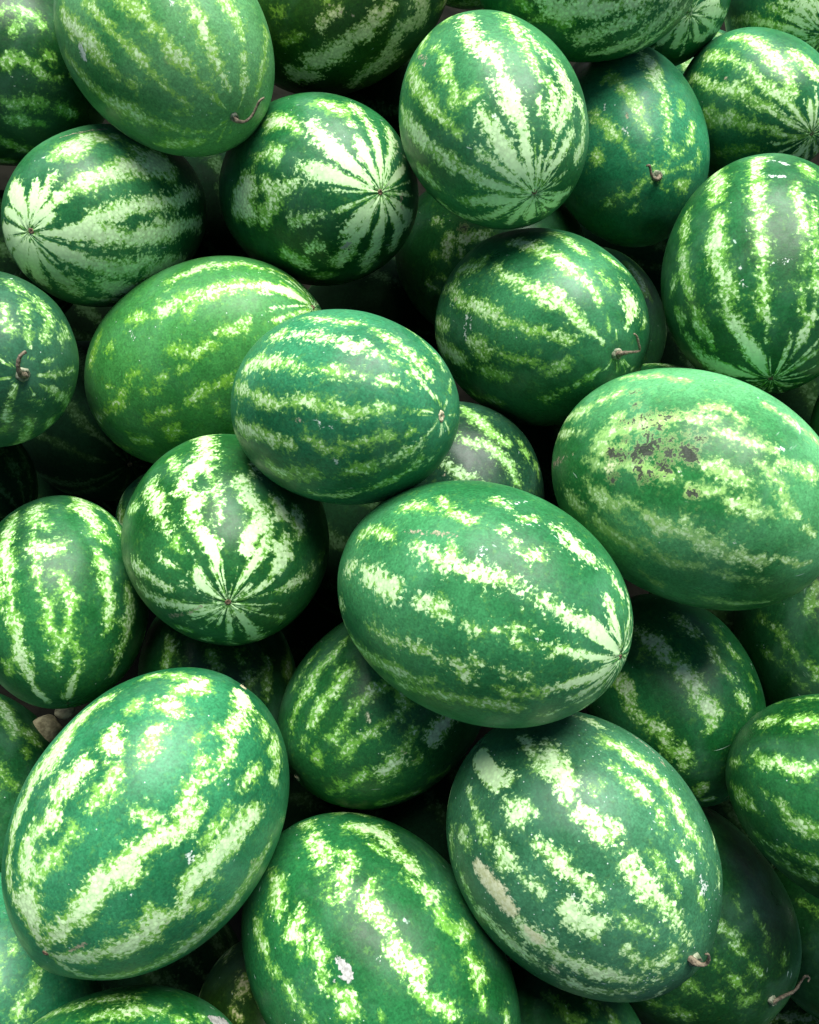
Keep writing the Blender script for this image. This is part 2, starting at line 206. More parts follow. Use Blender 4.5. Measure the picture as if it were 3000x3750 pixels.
STONES = [((-0.5028, 0.4548, 0.36), (0.02, 0.024, 0.015), 5, 'pale tan stone wedged in the gap above the biggest watermelon'), ((-0.4854, 0.4787, 0.3572), (0.02, 0.013, 0.01), 9, 'smaller flat tan stone beside the other at the far end of the gap')]
MELONS = [
{"k":"M02","label":"light green watermelon in the top left with dry hooked stem at its lower right end","loc":[-0.3027,1.1305,0.9457],"q":[0.6169,0.72093,0.20528,0.2399],"a":0.1592,"b":0.122,"tone":1.1,"base":"light","palec":"","point":0,"gen":0,"specks":0.35,"vis":[-0.265,0.637,0.724],"strokes":[[42,-38,2285,132,75,2288,126,233,2296,141,382,2323,118,522,2325,151,643,2332,134,753,2405,106,890,2448,96,994,2474,114,1063,2460,75],[42,232,2029,124,395,1966,194,531,1966,159,617,1971,106,719,1975,142,855,1977,160,996,1981,126,1139,2013,91,1287,2043,73,1412,1995,46],[60,529,1485,136,663,1463,154,805,1505,151,939,1534,170,1073,1519,134,1230,1483,98,1293,1437,49],[60,577,1084,208,676,1035,182,783,967,157,868,947,77],[60,1005,935,146,1159,938,156,1305,855,73],[42,649,366,137,909,422,169,1115,352,136,1258,244,66],[42,-277,2563,167,-99,2588,265,156,2542,281,276,2587,233,381,2618,149,479,2659,61],[42,-135,2912,68,62,2948,135,217,2978,152,383,3015,202,566,3027,255,736,3038,198,899,3072,105,1116,-3129,76,1295,-2948,39,1453,3129,25],[42,724,-2742,104,893,-2763,207,1022,-2767,172,1189,-2697,96],[42,988,2784,77,1088,2646,113],[42,565,2643,83,633,2625,81],[42,1488,3085,19,1358,-2493,37,1245,-2332,37],[42,246,-2829,53,393,-2621,107,480,-2475,90],[42,1488,1066,17,1393,851,22,1317,798,17],[42,1497,-2310,15,1398,-2042,24],[42,1430,2302,12,1296,2514,16],[32,-131,6775,168,131,6765,202],[41,-659,7383,187,-395,7369,224,-131,7432,203,131,7452,181,395,7403,236],[51,-922,8073,157,-659,8036,178,-395,8045,253,-131,8025,206,131,7987,208],[55,-922,8414,101,-659,8469,205,-395,8382,206,-131,8397,217]],"marks":{"tan":[[50,1394,2317,0,1396,2321,0]],"chalk":[[50,65,2664,99,116,2735,99],[50,562,1916,7,487,1739,9],[50,468,1830,7,453,1751,7],[50,530,1766,7,477,1639,9]]},"tip":["stem",1560,1797],"stem":[[-0.0015,0.0027,0.1592,0.0056],[-0.0003,0.0006,0.1642,0.0041],[0.0075,-0.0021,0.1679,0.0026],[0.017,0.0011,0.1688,0.0023],[0.025,0.0079,0.1679,0.0021],[0.0314,0.0147,0.1675,0.0021],[0.0386,0.0147,0.1661,0.0017]]},
{"k":"M04","label":"watermelon standing on end at upper centre, broad whitish stripes fanning from its brown tip","loc":[0.0997,1.0274,0.9066],"q":[0.67633,-0.72334,-0.09503,0.10164],"a":0.1507,"b":0.1124,"tone":1.05,"base":"blue","palec":"","point":0,"gen":0,"specks":0.35,"vis":[-0.308,-0.529,-0.791],"strokes":[[85,426,-1719,178,103,-1832,202,-66,-1872,199,-159,-1764,279,-320,-1758,184,-393,-1725,114],[100,-455,-1774,105,-592,-1752,226,-755,-1759,225,-918,-1757,174,-1080,-1768,140,-1283,-1788,89,-1481,-1856,28],[95,-637,-2140,104,-789,-2143,156,-933,-2170,226,-1120,-2151,192,-1311,-2082,106,-1507,-1943,21],[85,-873,-2524,105,-1003,-2477,140,-1207,-2459,88,-1354,-2381,53,-1524,-2052,18],[40,564,-2301,171,390,-2365,168],[50,206,-2224,110,-53,-2175,155,-175,-2268,186,-323,-2247,167,-440,-2325,144,-490,-2255,115,-489,-2123,139],[40,309,-2588,202,35,-2580,237,-176,-2568,187,-357,-2587,144,-478,-2562,110,-611,-2539,91,-697,-2550,56],[60,168,-2953,137,-114,-2928,234,-365,-2924,287,-498,-2929,195,-666,-2909,215,-869,-2897,180,-1076,-2886,173,-1312,-2847,116,-1532,-2143,24],[50,-329,2951,170,-469,2950,235,-544,2912,168],[60,-818,2801,111,-1015,2908,189,-1205,2985,200,-1376,3012,88,-1540,-2282,18],[85,-454,2614,69,-572,2399,87,-843,2383,102,-1103,2462,116,-1317,2729,92,-1487,3032,57],[85,-1555,-1723,23,-1455,2253,85,-1286,2109,109,-1094,1975,101],[85,-1561,572,21,-1423,1544,107,-1237,1538,138],[85,-1543,-562,19,-1414,442,67,-1213,442,132,-1072,329,133],[85,-1554,147,18,-1320,842,67,-1149,714,100],[85,-1543,341,14,-1351,998,46,-1166,1012,56],[100,-1516,-1528,22,-1355,-1094,65,-1196,-901,112,-1039,-800,148,-926,-776,107],[90,-1506,-1599,17,-1331,-1302,41,-1166,-1161,62,-994,-1096,85,-764,-966,192,-579,-886,224,-442,-970,192,-326,-1048,160,-213,-1128,128],[85,-559,-1185,116,-805,-1193,86,-1002,-1166,64],[60,372,-1287,167,-47,-1392,186,-204,-1360,162,-402,-1350,139,-547,-1321,112],[85,41,-1276,97,-199,-1210,128,-312,-1170,127],[85,-532,-683,97,-654,-520,163,-837,-383,163,-1001,-330,130],[85,-1026,-1416,38,-1188,-1409,68,-1362,-1472,49,-1507,-1545,16],[85,-712,-1377,59,-791,-1383,77,-844,-1406,38],[50,608,-1885,136,528,-1990,135],[75,-1506,-1630,6,-1301,-1572,16,-1096,-1564,22,-950,-1562,11],[95,-1513,-1758,6,-1357,-1834,14,-1200,-1845,20,-1088,-1849,10],[82,-1514,-1878,6,-1358,-2092,18,-1200,-2124,25,-1087,-2135,13],[95,-1515,-2015,6,-1342,-2360,18,-1166,-2408,26,-1039,-2424,13],[70,-1527,-2040,6,-1429,-2666,21,-1321,-2769,31,-1243,-2801,15],[73,-1522,-2342,6,-1326,-2990,16,-1119,-3057,22,-971,-3078,11],[76,-1532,-2274,6,-1404,3072,15,-1259,2973,22,-1154,2944,11],[88,-1537,-2577,6,-1353,2656,14,-1151,2585,20,-1006,2565,10],[83,-1545,-2647,6,-1363,2349,21,-1162,2289,30,-1019,2272,15],[84,-1549,-1976,6,-1474,1954,16,-1363,1883,23,-1284,1865,11],[82,-1563,-1946,6,-1385,1530,10,-1192,1523,15,-1055,1522,7],[87,-1556,-1389,6,-1432,1199,19,-1281,1225,27,-1173,1232,13],[96,-1547,-1434,6,-1492,790,21,-1398,899,29,-1331,925,15],[87,-1541,-1373,6,-1494,175,14,-1415,365,20,-1358,414,10],[94,-1536,-841,6,-1356,188,13,-1159,261,18,-1017,282,9],[86,-1532,-1210,6,-1428,-292,15,-1307,-176,22,-1220,-142,11],[99,-1527,-1213,6,-1400,-488,21,-1261,-394,30,-1162,-366,15],[77,-1514,-1211,6,-1310,-761,18,-1100,-707,26,-950,-690,13],[95,-1524,-1502,6,-1429,-1169,18,-1332,-1104,26,-1262,-1083,13],[84,-1524,-1574,6,-1439,-1353,11,-1353,-1306,15,-1291,-1290,8]],"marks":{"tan":[[50,338,-2516,27,287,-2412,53,150,-2358,44,97,-2418,33]],"chalk":[[50,-744,-2054,24,-750,-2050,24]]},"tip":["blossom",-1536,-1693]},
{"k":"M18","label":"large watermelon lying uppermost at the centre, its striped tip pointing to the lower right","loc":[0.0711,0.4515,0.7529],"q":[0.58236,-0.52061,-0.61868,0.08396],"a":0.1624,"b":0.123,"tone":1.15,"base":"blue","palec":"","point":0,"gen":0,"specks":0.35,"vis":[0.216,-0.87,-0.442],"strokes":[[100,-549,-330,166,-663,-348,184,-768,-321,141,-827,-349,76],[80,-301,-704,94,-382,-744,74,-420,-783,47],[60,222,-567,72,59,-702,97,-48,-740,101,-104,-743,68],[60,433,-737,100,313,-704,146,195,-737,77],[60,684,-1098,127,553,-1035,127,401,-1064,117,333,-1080,70],[95,154,-1070,80,37,-1124,145,-79,-1140,146,-146,-1122,120,-202,-1134,105,-291,-1127,170,-378,-1118,169,-461,-1094,117,-544,-1066,78,-619,-1105,91,-704,-1105,103,-824,-1112,104,-803,-1119,143,-911,-1120,156,-1041,-1104,172,-1184,-1104,154,-1313,-1161,125,-1461,-1366,65,-1524,-1917,22],[80,-88,-1025,117,-124,-1064,90],[100,738,-1482,133,565,-1389,55,429,-1433,179,288,-1475,234,191,-1475,233,158,-1551,104],[100,-33,-1469,117,-137,-1461,168,-200,-1470,117],[80,-138,-1465,188,-209,-1509,81],[80,-330,-1521,44,-412,-1551,64,-490,-1505,50],[80,-615,-1449,43,-721,-1430,43],[80,-612,-1540,44,-704,-1566,64,-776,-1505,89,-828,-1537,76,-825,-1520,90,-913,-1525,115,-1033,-1550,117,-1182,-1571,93,-1333,-1638,80,-1483,-1810,31],[70,372,-1893,89,261,-1883,124,164,-1897,110,30,-1852,83,-28,-1878,134,-135,-1855,80,-208,-1892,56],[45,698,-2383,105,464,-2293,153,278,-2234,174,132,-2200,220,20,-2188,193,-74,-2162,129,-196,-2097,110],[80,-316,-1863,93,-376,-1930,201,-397,-2019,120],[80,-428,-1823,73,-448,-1832,59],[80,-589,-1822,56,-661,-1891,87,-740,-1919,60],[40,115,-2371,99,-45,-2297,145,-205,-2237,143,-326,-2241,138,-432,-2270,114,-541,-2252,128,-634,-2300,133,-730,-2350,92],[40,-588,-2064,68,-693,-2120,89,-793,-2110,106,-864,-2156,89],[80,-870,-2107,107,-978,-2074,108,-1083,-2050,128,-1228,-2095,124,-1370,-2117,94,-1509,-2487,27],[80,-1026,-2396,66,-1152,-2400,93,-1298,-2408,80,-1442,-2436,40],[80,-835,-2581,67,-1010,-2572,67,-1169,-2695,54,-1369,-2696,40,-1495,-2537,22],[80,-1101,-564,79,-1207,-583,105,-1326,-643,94,-1445,-840,54,-1531,-1653,22],[80,-1155,270,55,-1276,260,68,-1396,-78,54,-1503,-652,27],[80,-1021,-87,81,-1121,49,81],[80,-1058,-509,79,-1161,-467,84],[80,-814,-237,54,-923,-86,68,-1024,-32,54],[80,-103,-413,83,-221,-427,82],[80,-334,-479,84,-381,-404,89],[80,-503,-775,51,-570,-718,52],[80,775,-1935,59,870,-2181,42,741,-2341,75],[79,-1518,-2005,6,-1433,-1782,21,-1347,-1730,30,-1285,-1712,15],[71,-1516,-2036,6,-1423,-1890,15,-1328,-1857,22,-1261,-1846,11],[91,-1516,-2127,6,-1425,-2158,17,-1334,-2165,24,-1268,-2167,12],[85,-1517,-2214,6,-1426,-2419,9,-1334,-2465,13,-1268,-2481,6],[75,-1520,-2287,6,-1441,-2684,21,-1358,-2776,30,-1298,-2807,15],[95,-1508,-2523,6,-1307,-2972,19,-1099,-3032,27,-950,-3051,14],[97,-1517,-2555,6,-1362,3097,21,-1195,3011,31,-1076,2985,15],[71,-1522,-2783,6,-1327,2677,19,-1116,2596,27,-964,2571,13],[90,-1531,-2681,6,-1398,2490,21,-1242,2379,30,-1130,2348,15],[96,-1542,-2821,6,-1384,1962,21,-1199,1882,31,-1066,1861,15],[89,-1542,-2384,6,-1481,1785,18,-1375,1659,25,-1298,1629,13],[70,-1556,-2534,6,-1386,1294,16,-1190,1268,23,-1050,1262,11],[98,-1558,-1620,6,-1363,813,9,-1147,832,13,-993,837,7],[80,-1545,-1755,6,-1449,419,16,-1313,500,23,-1216,520,11],[92,-1545,-1385,6,-1380,251,15,-1188,318,22,-1050,336,11],[73,-1535,-1525,6,-1406,-235,9,-1250,-127,12,-1137,-97,6],[83,-1525,-1480,6,-1355,-580,17,-1166,-489,24,-1031,-462,12],[94,-1522,-1658,6,-1393,-877,22,-1247,-771,31,-1142,-738,16],[74,-1513,-1631,6,-1329,-1050,10,-1135,-976,14,-995,-953,7],[79,-1514,-1801,6,-1370,-1350,13,-1219,-1279,18,-1112,-1256,9]],"marks":{"tan":[[50,275,-1002,27,193,-986,49,84,-962,55,-13,-927,47,-86,-894,18],[50,-107,-1100,31,-144,-1088,41]],"chalk":[[50,-227,-955,37,-264,-970,34],[50,-245,-921,22,-277,-938,15],[50,-754,-1497,49,-784,-1493,43],[50,-346,-557,11,-431,-438,12],[50,-198,-426,16,-242,-218,17]]},"tip":["blossom",-1530,-2112]},
{"k":"M29","label":"biggest watermelon at lower left, long mottled pale stripes running to its pointed lower left tip","loc":[-0.2749,0.2671,0.6136],"q":[0.7817,-0.54692,0.24557,-0.17181],"a":0.1685,"b":0.1333,"tone":0.92,"base":"blue","palec":"","point":0.035,"gen":0,"specks":0.35,"vis":[0.15,-0.964,0.22],"strokes":[[66,322,-1147,191,246,-1163,225,172,-1220,273,111,-1285,236,33,-1303,199,-49,-1345,306,-125,-1354,306,-216,-1404,286,-316,-1425,231,-392,-1415,267,-485,-1424,270,-585,-1453,218,-692,-1476,199,-836,-1499,129,-961,-1491,34],[66,1195,-1197,230,1049,-1182,183,853,-1285,243,807,-1140,133,693,-1153,199,611,-1159,189,501,-1262,148,432,-1275,167,333,-1244,204,275,-1261,129],[66,611,-1314,169,542,-1316,112],[66,173,-1480,144,181,-1405,180],[66,1289,-1355,219,1160,-1179,285,1022,-1078,164],[30,713,-1489,114,684,-1494,76],[66,483,-628,228,427,-709,216,388,-753,272,306,-771,320,218,-809,309,124,-830,329,60,-843,303,-22,-880,248,-108,-849,165,-142,-780,175,-203,-834,200,-267,-883,269,-361,-898,322,-487,-926,315,-573,-972,305,-646,-1041,167,-758,-1118,183,-832,-1220,198,-928,-1333,133,-985,-1467,27],[40,-90,-710,148,-110,-651,93],[40,71,-691,95,58,-659,77],[40,-237,-1018,90,-265,-974,72],[40,-386,-1078,141,-390,-1031,102],[60,735,-788,142,617,-869,134],[50,1093,-616,181,1028,-683,132],[50,988,-367,219,892,-494,180],[50,414,-898,130,300,-947,126,224,-971,83],[55,350,-246,88,251,-277,159,148,-337,175,34,-347,208,-76,-368,207,-168,-378,207,-270,-410,240,-382,-434,239,-493,-429,239,-611,-456,205,-745,-503,171,-891,-595,170,-1016,-745,136,-1008,-1126,134,-990,-1364,55],[60,873,-369,181,758,-444,179],[66,484,-2575,284,417,-2578,212,300,-2574,352,226,-2559,280,79,-2465,413,10,-2470,344,-121,-2506,241,-241,-2466,273,-313,-2441,238,-382,-2454,307,-464,-2403,204,-581,-2305,168,-678,-2198,167],[70,434,-2105,146,359,-2050,241,357,-1943,166],[40,606,-2182,171,551,-2160,111],[60,702,-2022,207,758,-1933,292,758,-1815,171],[50,912,-2043,273,1018,-2037,317,1135,-2138,211],[60,559,-1814,215,484,-1762,230,412,-1718,115,350,-1706,47],[70,196,-2108,141,143,-2039,263,30,-2091,249,-42,-2089,256],[60,262,-1823,181,179,-1797,219,114,-1799,178],[50,117,-1869,116,67,-1790,113],[66,-172,-2016,260,-243,-2035,218],[66,-355,-2091,236,-410,-2056,323,-500,-2023,270,-565,-1974,180],[50,-342,-1928,163,-302,-1818,174,-406,-1850,187,-481,-1864,131],[40,-231,-1803,120,-155,-1798,161,-106,-1818,123],[66,-606,-1857,285,-704,-1846,401,-784,-1764,296,-840,-1695,198,-912,-1572,81],[66,-731,-2013,166,-796,-1883,165,-866,-1735,81],[40,809,-2632,182,909,-2534,145,986,-2322,216]],"marks":{"tan":[[50,-789,-1276,11,-696,-1246,15,-626,-1193,16],[50,-23,-2197,21,-13,-2188,21]],"chalk":[[50,122,-1035,33,101,-987,41,67,-998,27],[50,-324,-1250,6,-268,-1208,8,-219,-1200,6],[50,-609,-1536,6,-479,-1521,6],[50,-374,-1608,19,-371,-1595,15],[50,580,-1100,9,568,-1020,10]]},"tip":["blossom",-982,-1481]},
{"k":"M16","label":"smooth watermelon in the middle with even horizontal stripes and round stem scar at right","loc":[-0.072,0.6517,0.8225],"q":[0.83729,0.34175,0.39514,0.16128],"a":0.1362,"b":0.1063,"tone":0.88,"base":"blue","palec":"","point":0,"gen":0,"specks":0.35,"vis":[-0.722,0.107,0.683],"strokes":[[100,-14,2287,110,136,2293,147,290,2272,156,445,2267,163,568,2258,162,612,2193,103],[70,-265,2281,148,-143,2281,176],[70,-100,1980,89,159,1991,131,339,1956,115,422,1863,72],[70,549,1862,86,707,1847,164,879,1826,152,998,1772,151,1149,1768,109,1248,1708,73],[70,702,2274,76,829,2217,95,943,2179,95,1067,2130,78,1154,2092,49],[70,-68,2626,169,101,2631,132,207,2682,98,391,2645,84,541,2616,115,668,2602,97,735,2610,48],[70,835,2644,47,921,2531,65,1034,2509,66,1197,2518,42],[55,-542,2884,169,-322,2936,163,-114,2973,154,25,3021,129,179,3008,125,317,2978,124,489,3006,123,579,3053,123,704,3078,107,826,3006,107,951,2936,92,1088,2923,77,1239,2938,70,1409,2794,62],[70,-434,2654,179,-240,2622,198,-70,2642,146],[50,-494,-2996,121,-311,-2966,228,-130,-2965,184,-10,-2918,163],[50,-2,-2919,170,92,-2897,138,197,-2889,111],[35,319,-2941,111,392,-2891,148,484,-2814,127,585,-2799,104],[35,612,-2891,100,708,-2853,99,813,-2869,114,921,-2905,97,1023,-2830,65],[30,1138,-2815,34,1234,-2849,26],[35,-130,-2576,237,-50,-2514,178,117,-2582,106,176,-2502,145,275,-2522,161],[35,478,-2460,82,574,-2497,142,683,-2492,142,777,-2483,100],[70,920,-2420,50,1005,-2393,81,1116,-2366,82,1206,-2362,52,1338,-2429,32,1434,-2498,17],[70,1219,-2155,32,1139,-1976,76,1006,-1967,97,838,-2013,87,635,-2074,87,439,-2115,88,261,-2131,74,83,-2236,60],[70,1232,-1435,43,1139,-1618,58],[70,483,1196,60,706,1175,74,903,1117,73,1072,1037,58],[70,1193,2151,58,1286,2063,51,1383,1977,32],[70,1127,785,73,1272,866,72],[70,1485,1113,19,1390,1016,26],[70,1468,1655,17,1384,1843,21],[70,1466,-113,13,1320,-49,22],[70,1476,-805,20,1335,-909,29],[70,1486,-1536,19,1386,-1561,25],[70,1489,-2626,14,1381,-2426,20]],"marks":{"tan":[[50,267,-3127,22,308,-3130,25]],"chalk":[[50,428,-3137,8,464,-3074,11,577,-3057,8],[50,504,-2696,8,517,-2599,10]]},"tip":["stem",1565,1437]},
{"k":"M17","label":"watermelon left of centre facing its star-shaped tip, with a thin brown scar beside the star","loc":[-0.2196,0.5904,0.6487],"q":[0.47869,-0.87352,-0.04251,0.07758],"a":0.1594,"b":0.121,"tone":0.95,"base":"green","palec":"","point":0,"gen":0,"specks":0.35,"vis":[0.028,-0.445,-0.895],"strokes":[[72,312,-1746,307,29,-1697,201,-169,-1682,305,-292,-1825,329,-430,-1975,210,-485,-2005,116],[72,-311,-1702,170,-464,-1634,139,-621,-1614,119,-763,-1592,76,-857,-1603,42],[72,-624,-1842,269,-698,-1941,190,-811,-1949,168,-944,-1855,184,-1037,-1772,200,-1143,-1771,149,-1248,-1816,100,-1363,-1793,42,-1514,-1873,13],[50,-2,-2083,118,-213,-1980,123],[72,-199,-2298,221,-419,-2283,220,-589,-2298,190,-757,-2299,115],[50,-129,-2617,130,-259,-2571,96],[72,-817,-2588,79,-933,-2566,95,-1019,-2540,37],[50,-879,-2284,107,-966,-2270,70],[72,-533,-2947,95,-699,-2938,124,-830,-2942,104,-996,-2958,89,-1075,-2916,39],[72,-1136,-2250,70,-1230,-2399,143,-1342,-2433,125,-1449,-2489,64,-1540,-2264,15],[72,-651,3060,94,-811,3041,186,-999,3028,156,-1190,3002,108,-1369,3076,59,-1541,-2747,15],[72,-1532,2787,15,-1422,2730,59,-1295,2731,96,-1188,2776,92],[72,-1523,2471,11,-1425,2440,38,-1291,2391,50],[72,-1553,2083,17,-1396,1614,59,-1167,1614,86,-876,1613,89],[72,-1545,798,18,-1407,969,88,-1217,1121,112,-931,1183,217,-675,1231,73],[72,-1523,-37,15,-1406,371,23,-1277,452,31],[72,-464,-1350,180,-608,-1272,218,-704,-1162,240,-791,-1050,231,-953,-1164,252,-1061,-1164,219],[72,-853,-921,162,-1068,-903,158,-1162,-930,121,-1292,-1005,69,-1496,-1027,14],[72,-269,-1217,107,-408,-1241,88],[72,-567,-937,190,-676,-825,187],[60,-565,-666,254,-649,-578,221],[72,-809,-637,150,-932,-683,182,-917,-516,245,-1031,-448,184,-1108,-442,98],[72,-681,-18,97,-848,-17,138,-1020,-34,92,-1169,-44,53],[40,-468,-73,82,-555,-42,98],[72,-1129,-358,78,-1271,-359,77,-1429,-347,47,-1540,-802,15],[50,-916,710,107,-1038,599,70],[72,-891,2009,127,-969,1994,95],[30,-889,2436,126,-960,2328,125],[99,-1523,-1819,6,-1327,-1693,11,-1130,-1680,16,-990,-1675,8],[99,-1521,-1936,6,-1313,-1880,12,-1104,-1874,16,-955,-1872,8],[85,-1521,-2113,6,-1310,-2153,10,-1100,-2157,15,-950,-2159,7],[85,-1523,-2303,6,-1326,-2452,10,-1129,-2468,14,-987,-2473,7],[92,-1532,-2406,6,-1388,-2682,19,-1241,-2714,27,-1137,-2724,14],[74,-1537,-2590,6,-1407,-3052,19,-1274,-3102,27,-1178,-3118,13],[91,-1543,-2660,6,-1436,2980,16,-1323,2912,22,-1242,2892,11],[93,-1540,-3027,6,-1369,2642,18,-1192,2595,25,-1065,2581,13],[92,-1547,3101,6,-1392,2314,10,-1230,2265,15,-1114,2251,7],[93,-1555,-2969,6,-1452,2099,16,-1338,2035,23,-1257,2018,12],[93,-1560,-2807,6,-1473,1739,19,-1373,1686,27,-1302,1672,14],[84,-1565,2391,6,-1415,1359,19,-1263,1344,26,-1154,1340,13],[77,-1562,751,6,-1368,988,9,-1173,993,12,-1034,994,6],[83,-1555,-60,6,-1355,572,10,-1152,593,14,-1006,599,7],[70,-1552,-545,6,-1377,250,10,-1196,286,14,-1066,296,7],[72,-1549,-999,6,-1414,-127,15,-1271,-71,21,-1169,-55,11],[86,-1541,-1089,6,-1377,-466,16,-1207,-417,22,-1085,-403,11],[88,-1546,-1483,6,-1462,-740,21,-1371,-656,31,-1306,-631,15],[84,-1534,-1442,6,-1376,-1028,12,-1215,-986,16,-1099,-973,8],[81,-1538,-1677,6,-1430,-1319,9,-1320,-1273,13,-1242,-1258,6]],"marks":{"tan":[[50,-939,2719,79,-1045,2766,47,-1161,2807,28,-1310,3017,25]]},"tip":["blossom",-1551,-2040]},
{"k":"M19","label":"yellowish green watermelon at right with dark purple-grey scabs across its top","loc":[0.3128,0.5931,0.752],"q":[0.54559,-0.73009,-0.24631,0.32961],"a":0.1659,"b":0.1285,"tone":1.0,"base":"yellow","palec":"","point":0,"gen":0,"specks":0.35,"vis":[-0.736,-0.618,-0.276],"strokes":[[45,53,-1932,180,-40,-1901,160,-126,-1808,124],[45,-201,-1927,93,-314,-1890,167,-412,-1857,168,-505,-1799,114],[45,-232,-2236,127,-326,-2210,206,-440,-2179,190,-528,-2150,95],[45,-471,-2417,93,-551,-2375,139,-644,-2387,123,-735,-2349,108],[45,-606,-1829,109,-714,-1720,173,-800,-1619,188],[45,-714,-2105,99,-815,-2154,131,-912,-2175,98],[30,-214,-2446,63,-329,-2398,93,-398,-2335,62],[30,482,-2834,116,388,-2862,149,271,-2855,154,169,-2842,138,105,-2770,83,45,-2774,70],[45,644,-3095,94,502,-3126,155,397,-3095,107],[45,-46,-2816,125,-139,-2843,159,-213,-2812,154,-302,-2803,187,-398,-2824,189,-480,-2795,153,-542,-2762,135],[45,-286,-2710,79,-329,-2757,80],[60,-447,-2861,105,-568,-2866,106,-674,-2836,139,-792,-2888,165,-883,-2839,96],[45,-912,-2760,65,-999,-2809,85,-1125,-2890,85,-1242,-2833,53],[40,274,-3087,105,186,-3114,152,85,-3113,143,-11,-3122,141,-95,3120,120],[30,83,-2933,99,11,-2943,79],[30,-85,-3033,120,-126,-3021,59],[35,-182,-3100,109,-269,-3131,176,-358,-3114,148,-440,-3070,122,-498,-3060,61],[30,-575,-3106,104,-660,-3141,109,-743,3137,67],[30,-833,3093,49,-964,3119,51],[30,-112,2888,90,-220,2785,91],[30,-539,2725,89,-629,2669,119,-783,2583,89,-946,2511,89],[45,1225,-2684,99,886,-2462,115,691,-2392,63],[45,1222,-2179,132,897,-2138,190,789,-2016,125,741,-1933,187,613,-1811,154],[30,543,-2522,136,481,-2410,181,449,-2264,137],[30,486,-2139,148,453,-2092,98],[40,748,-1413,96,532,-1487,93,373,-1465,92,208,-1483,90],[45,-267,-1326,117,-386,-1317,146,-502,-1263,146,-624,-1167,117],[50,-1004,-2241,80,-1119,-2246,82],[15,535,-2401,154,419,-2268,190,294,-2148,204,179,-2042,183,60,-1919,166],[15,527,-2631,102,364,-2597,132,207,-2493,147,38,-2451,127,-96,-2410,95],[30,449,-2474,129,291,-2364,144],[35,-19,-1761,138,-145,-1679,167,-257,-1684,136],[35,-496,-1970,120,-632,-2004,136,-697,-2004,102],[41,-1450,5246,24,-1186,5164,67,-922,5281,129],[61,-1450,5854,26,-1186,5769,93,-922,5777,101]],"marks":{"scab":[[50,280,-2041,73,243,-2006,74],[50,175,-1992,62,132,-1964,83,114,-1908,54],[50,205,-2072,50,147,-2098,74],[50,242,-2179,36,204,-2171,42,166,-2202,64,126,-2239,117,139,-2298,161,171,-2330,141],[50,94,-2272,86,94,-2199,69],[50,196,-2394,65,154,-2406,48],[50,-71,-2179,111,-108,-2191,157,-143,-2211,110],[50,-2,-2252,68,-29,-2228,68],[50,0,-2373,95,-40,-2376,79],[50,363,-2453,102,311,-2433,101],[50,253,-2475,74,235,-2430,74],[50,116,-2483,59,97,-2500,49],[50,82,-2525,46,57,-2544,36],[50,269,-2659,51,248,-2610,54],[50,36,-2484,41,16,-2479,35],[50,-48,-2058,43,-67,-2041,33],[50,-103,-2050,46,-130,-2030,53],[50,400,-2169,83,338,-2135,74],[50,319,-2305,71,275,-2288,60],[50,-247,-2464,34,-258,-2454,25],[50,50,-2173,25,30,-2158,25],[50,416,-1930,28,394,-1968,31],[50,493,-1802,79,456,-1783,67]],"cream":[[50,329,-2577,93,298,-2603,86,301,-2546,78],[50,145,-2387,34,120,-2366,41],[50,347,-2505,37,330,-2496,30],[50,90,-2356,22,57,-2379,22]],"tan":[[50,959,-3088,72,857,-2866,83,747,-2735,37,617,-2606,37],[50,680,-2170,18,478,-2154,20],[50,440,-1882,14,376,-1983,17],[50,-24,-2455,16,-36,-2420,16]],"chalk":[[50,-552,-1705,30,-559,-1703,30],[50,-607,-2719,19,-618,-2722,16],[50,-105,-2432,13,-129,-2362,16],[50,-631,-1944,15,-642,-1909,16]]}},
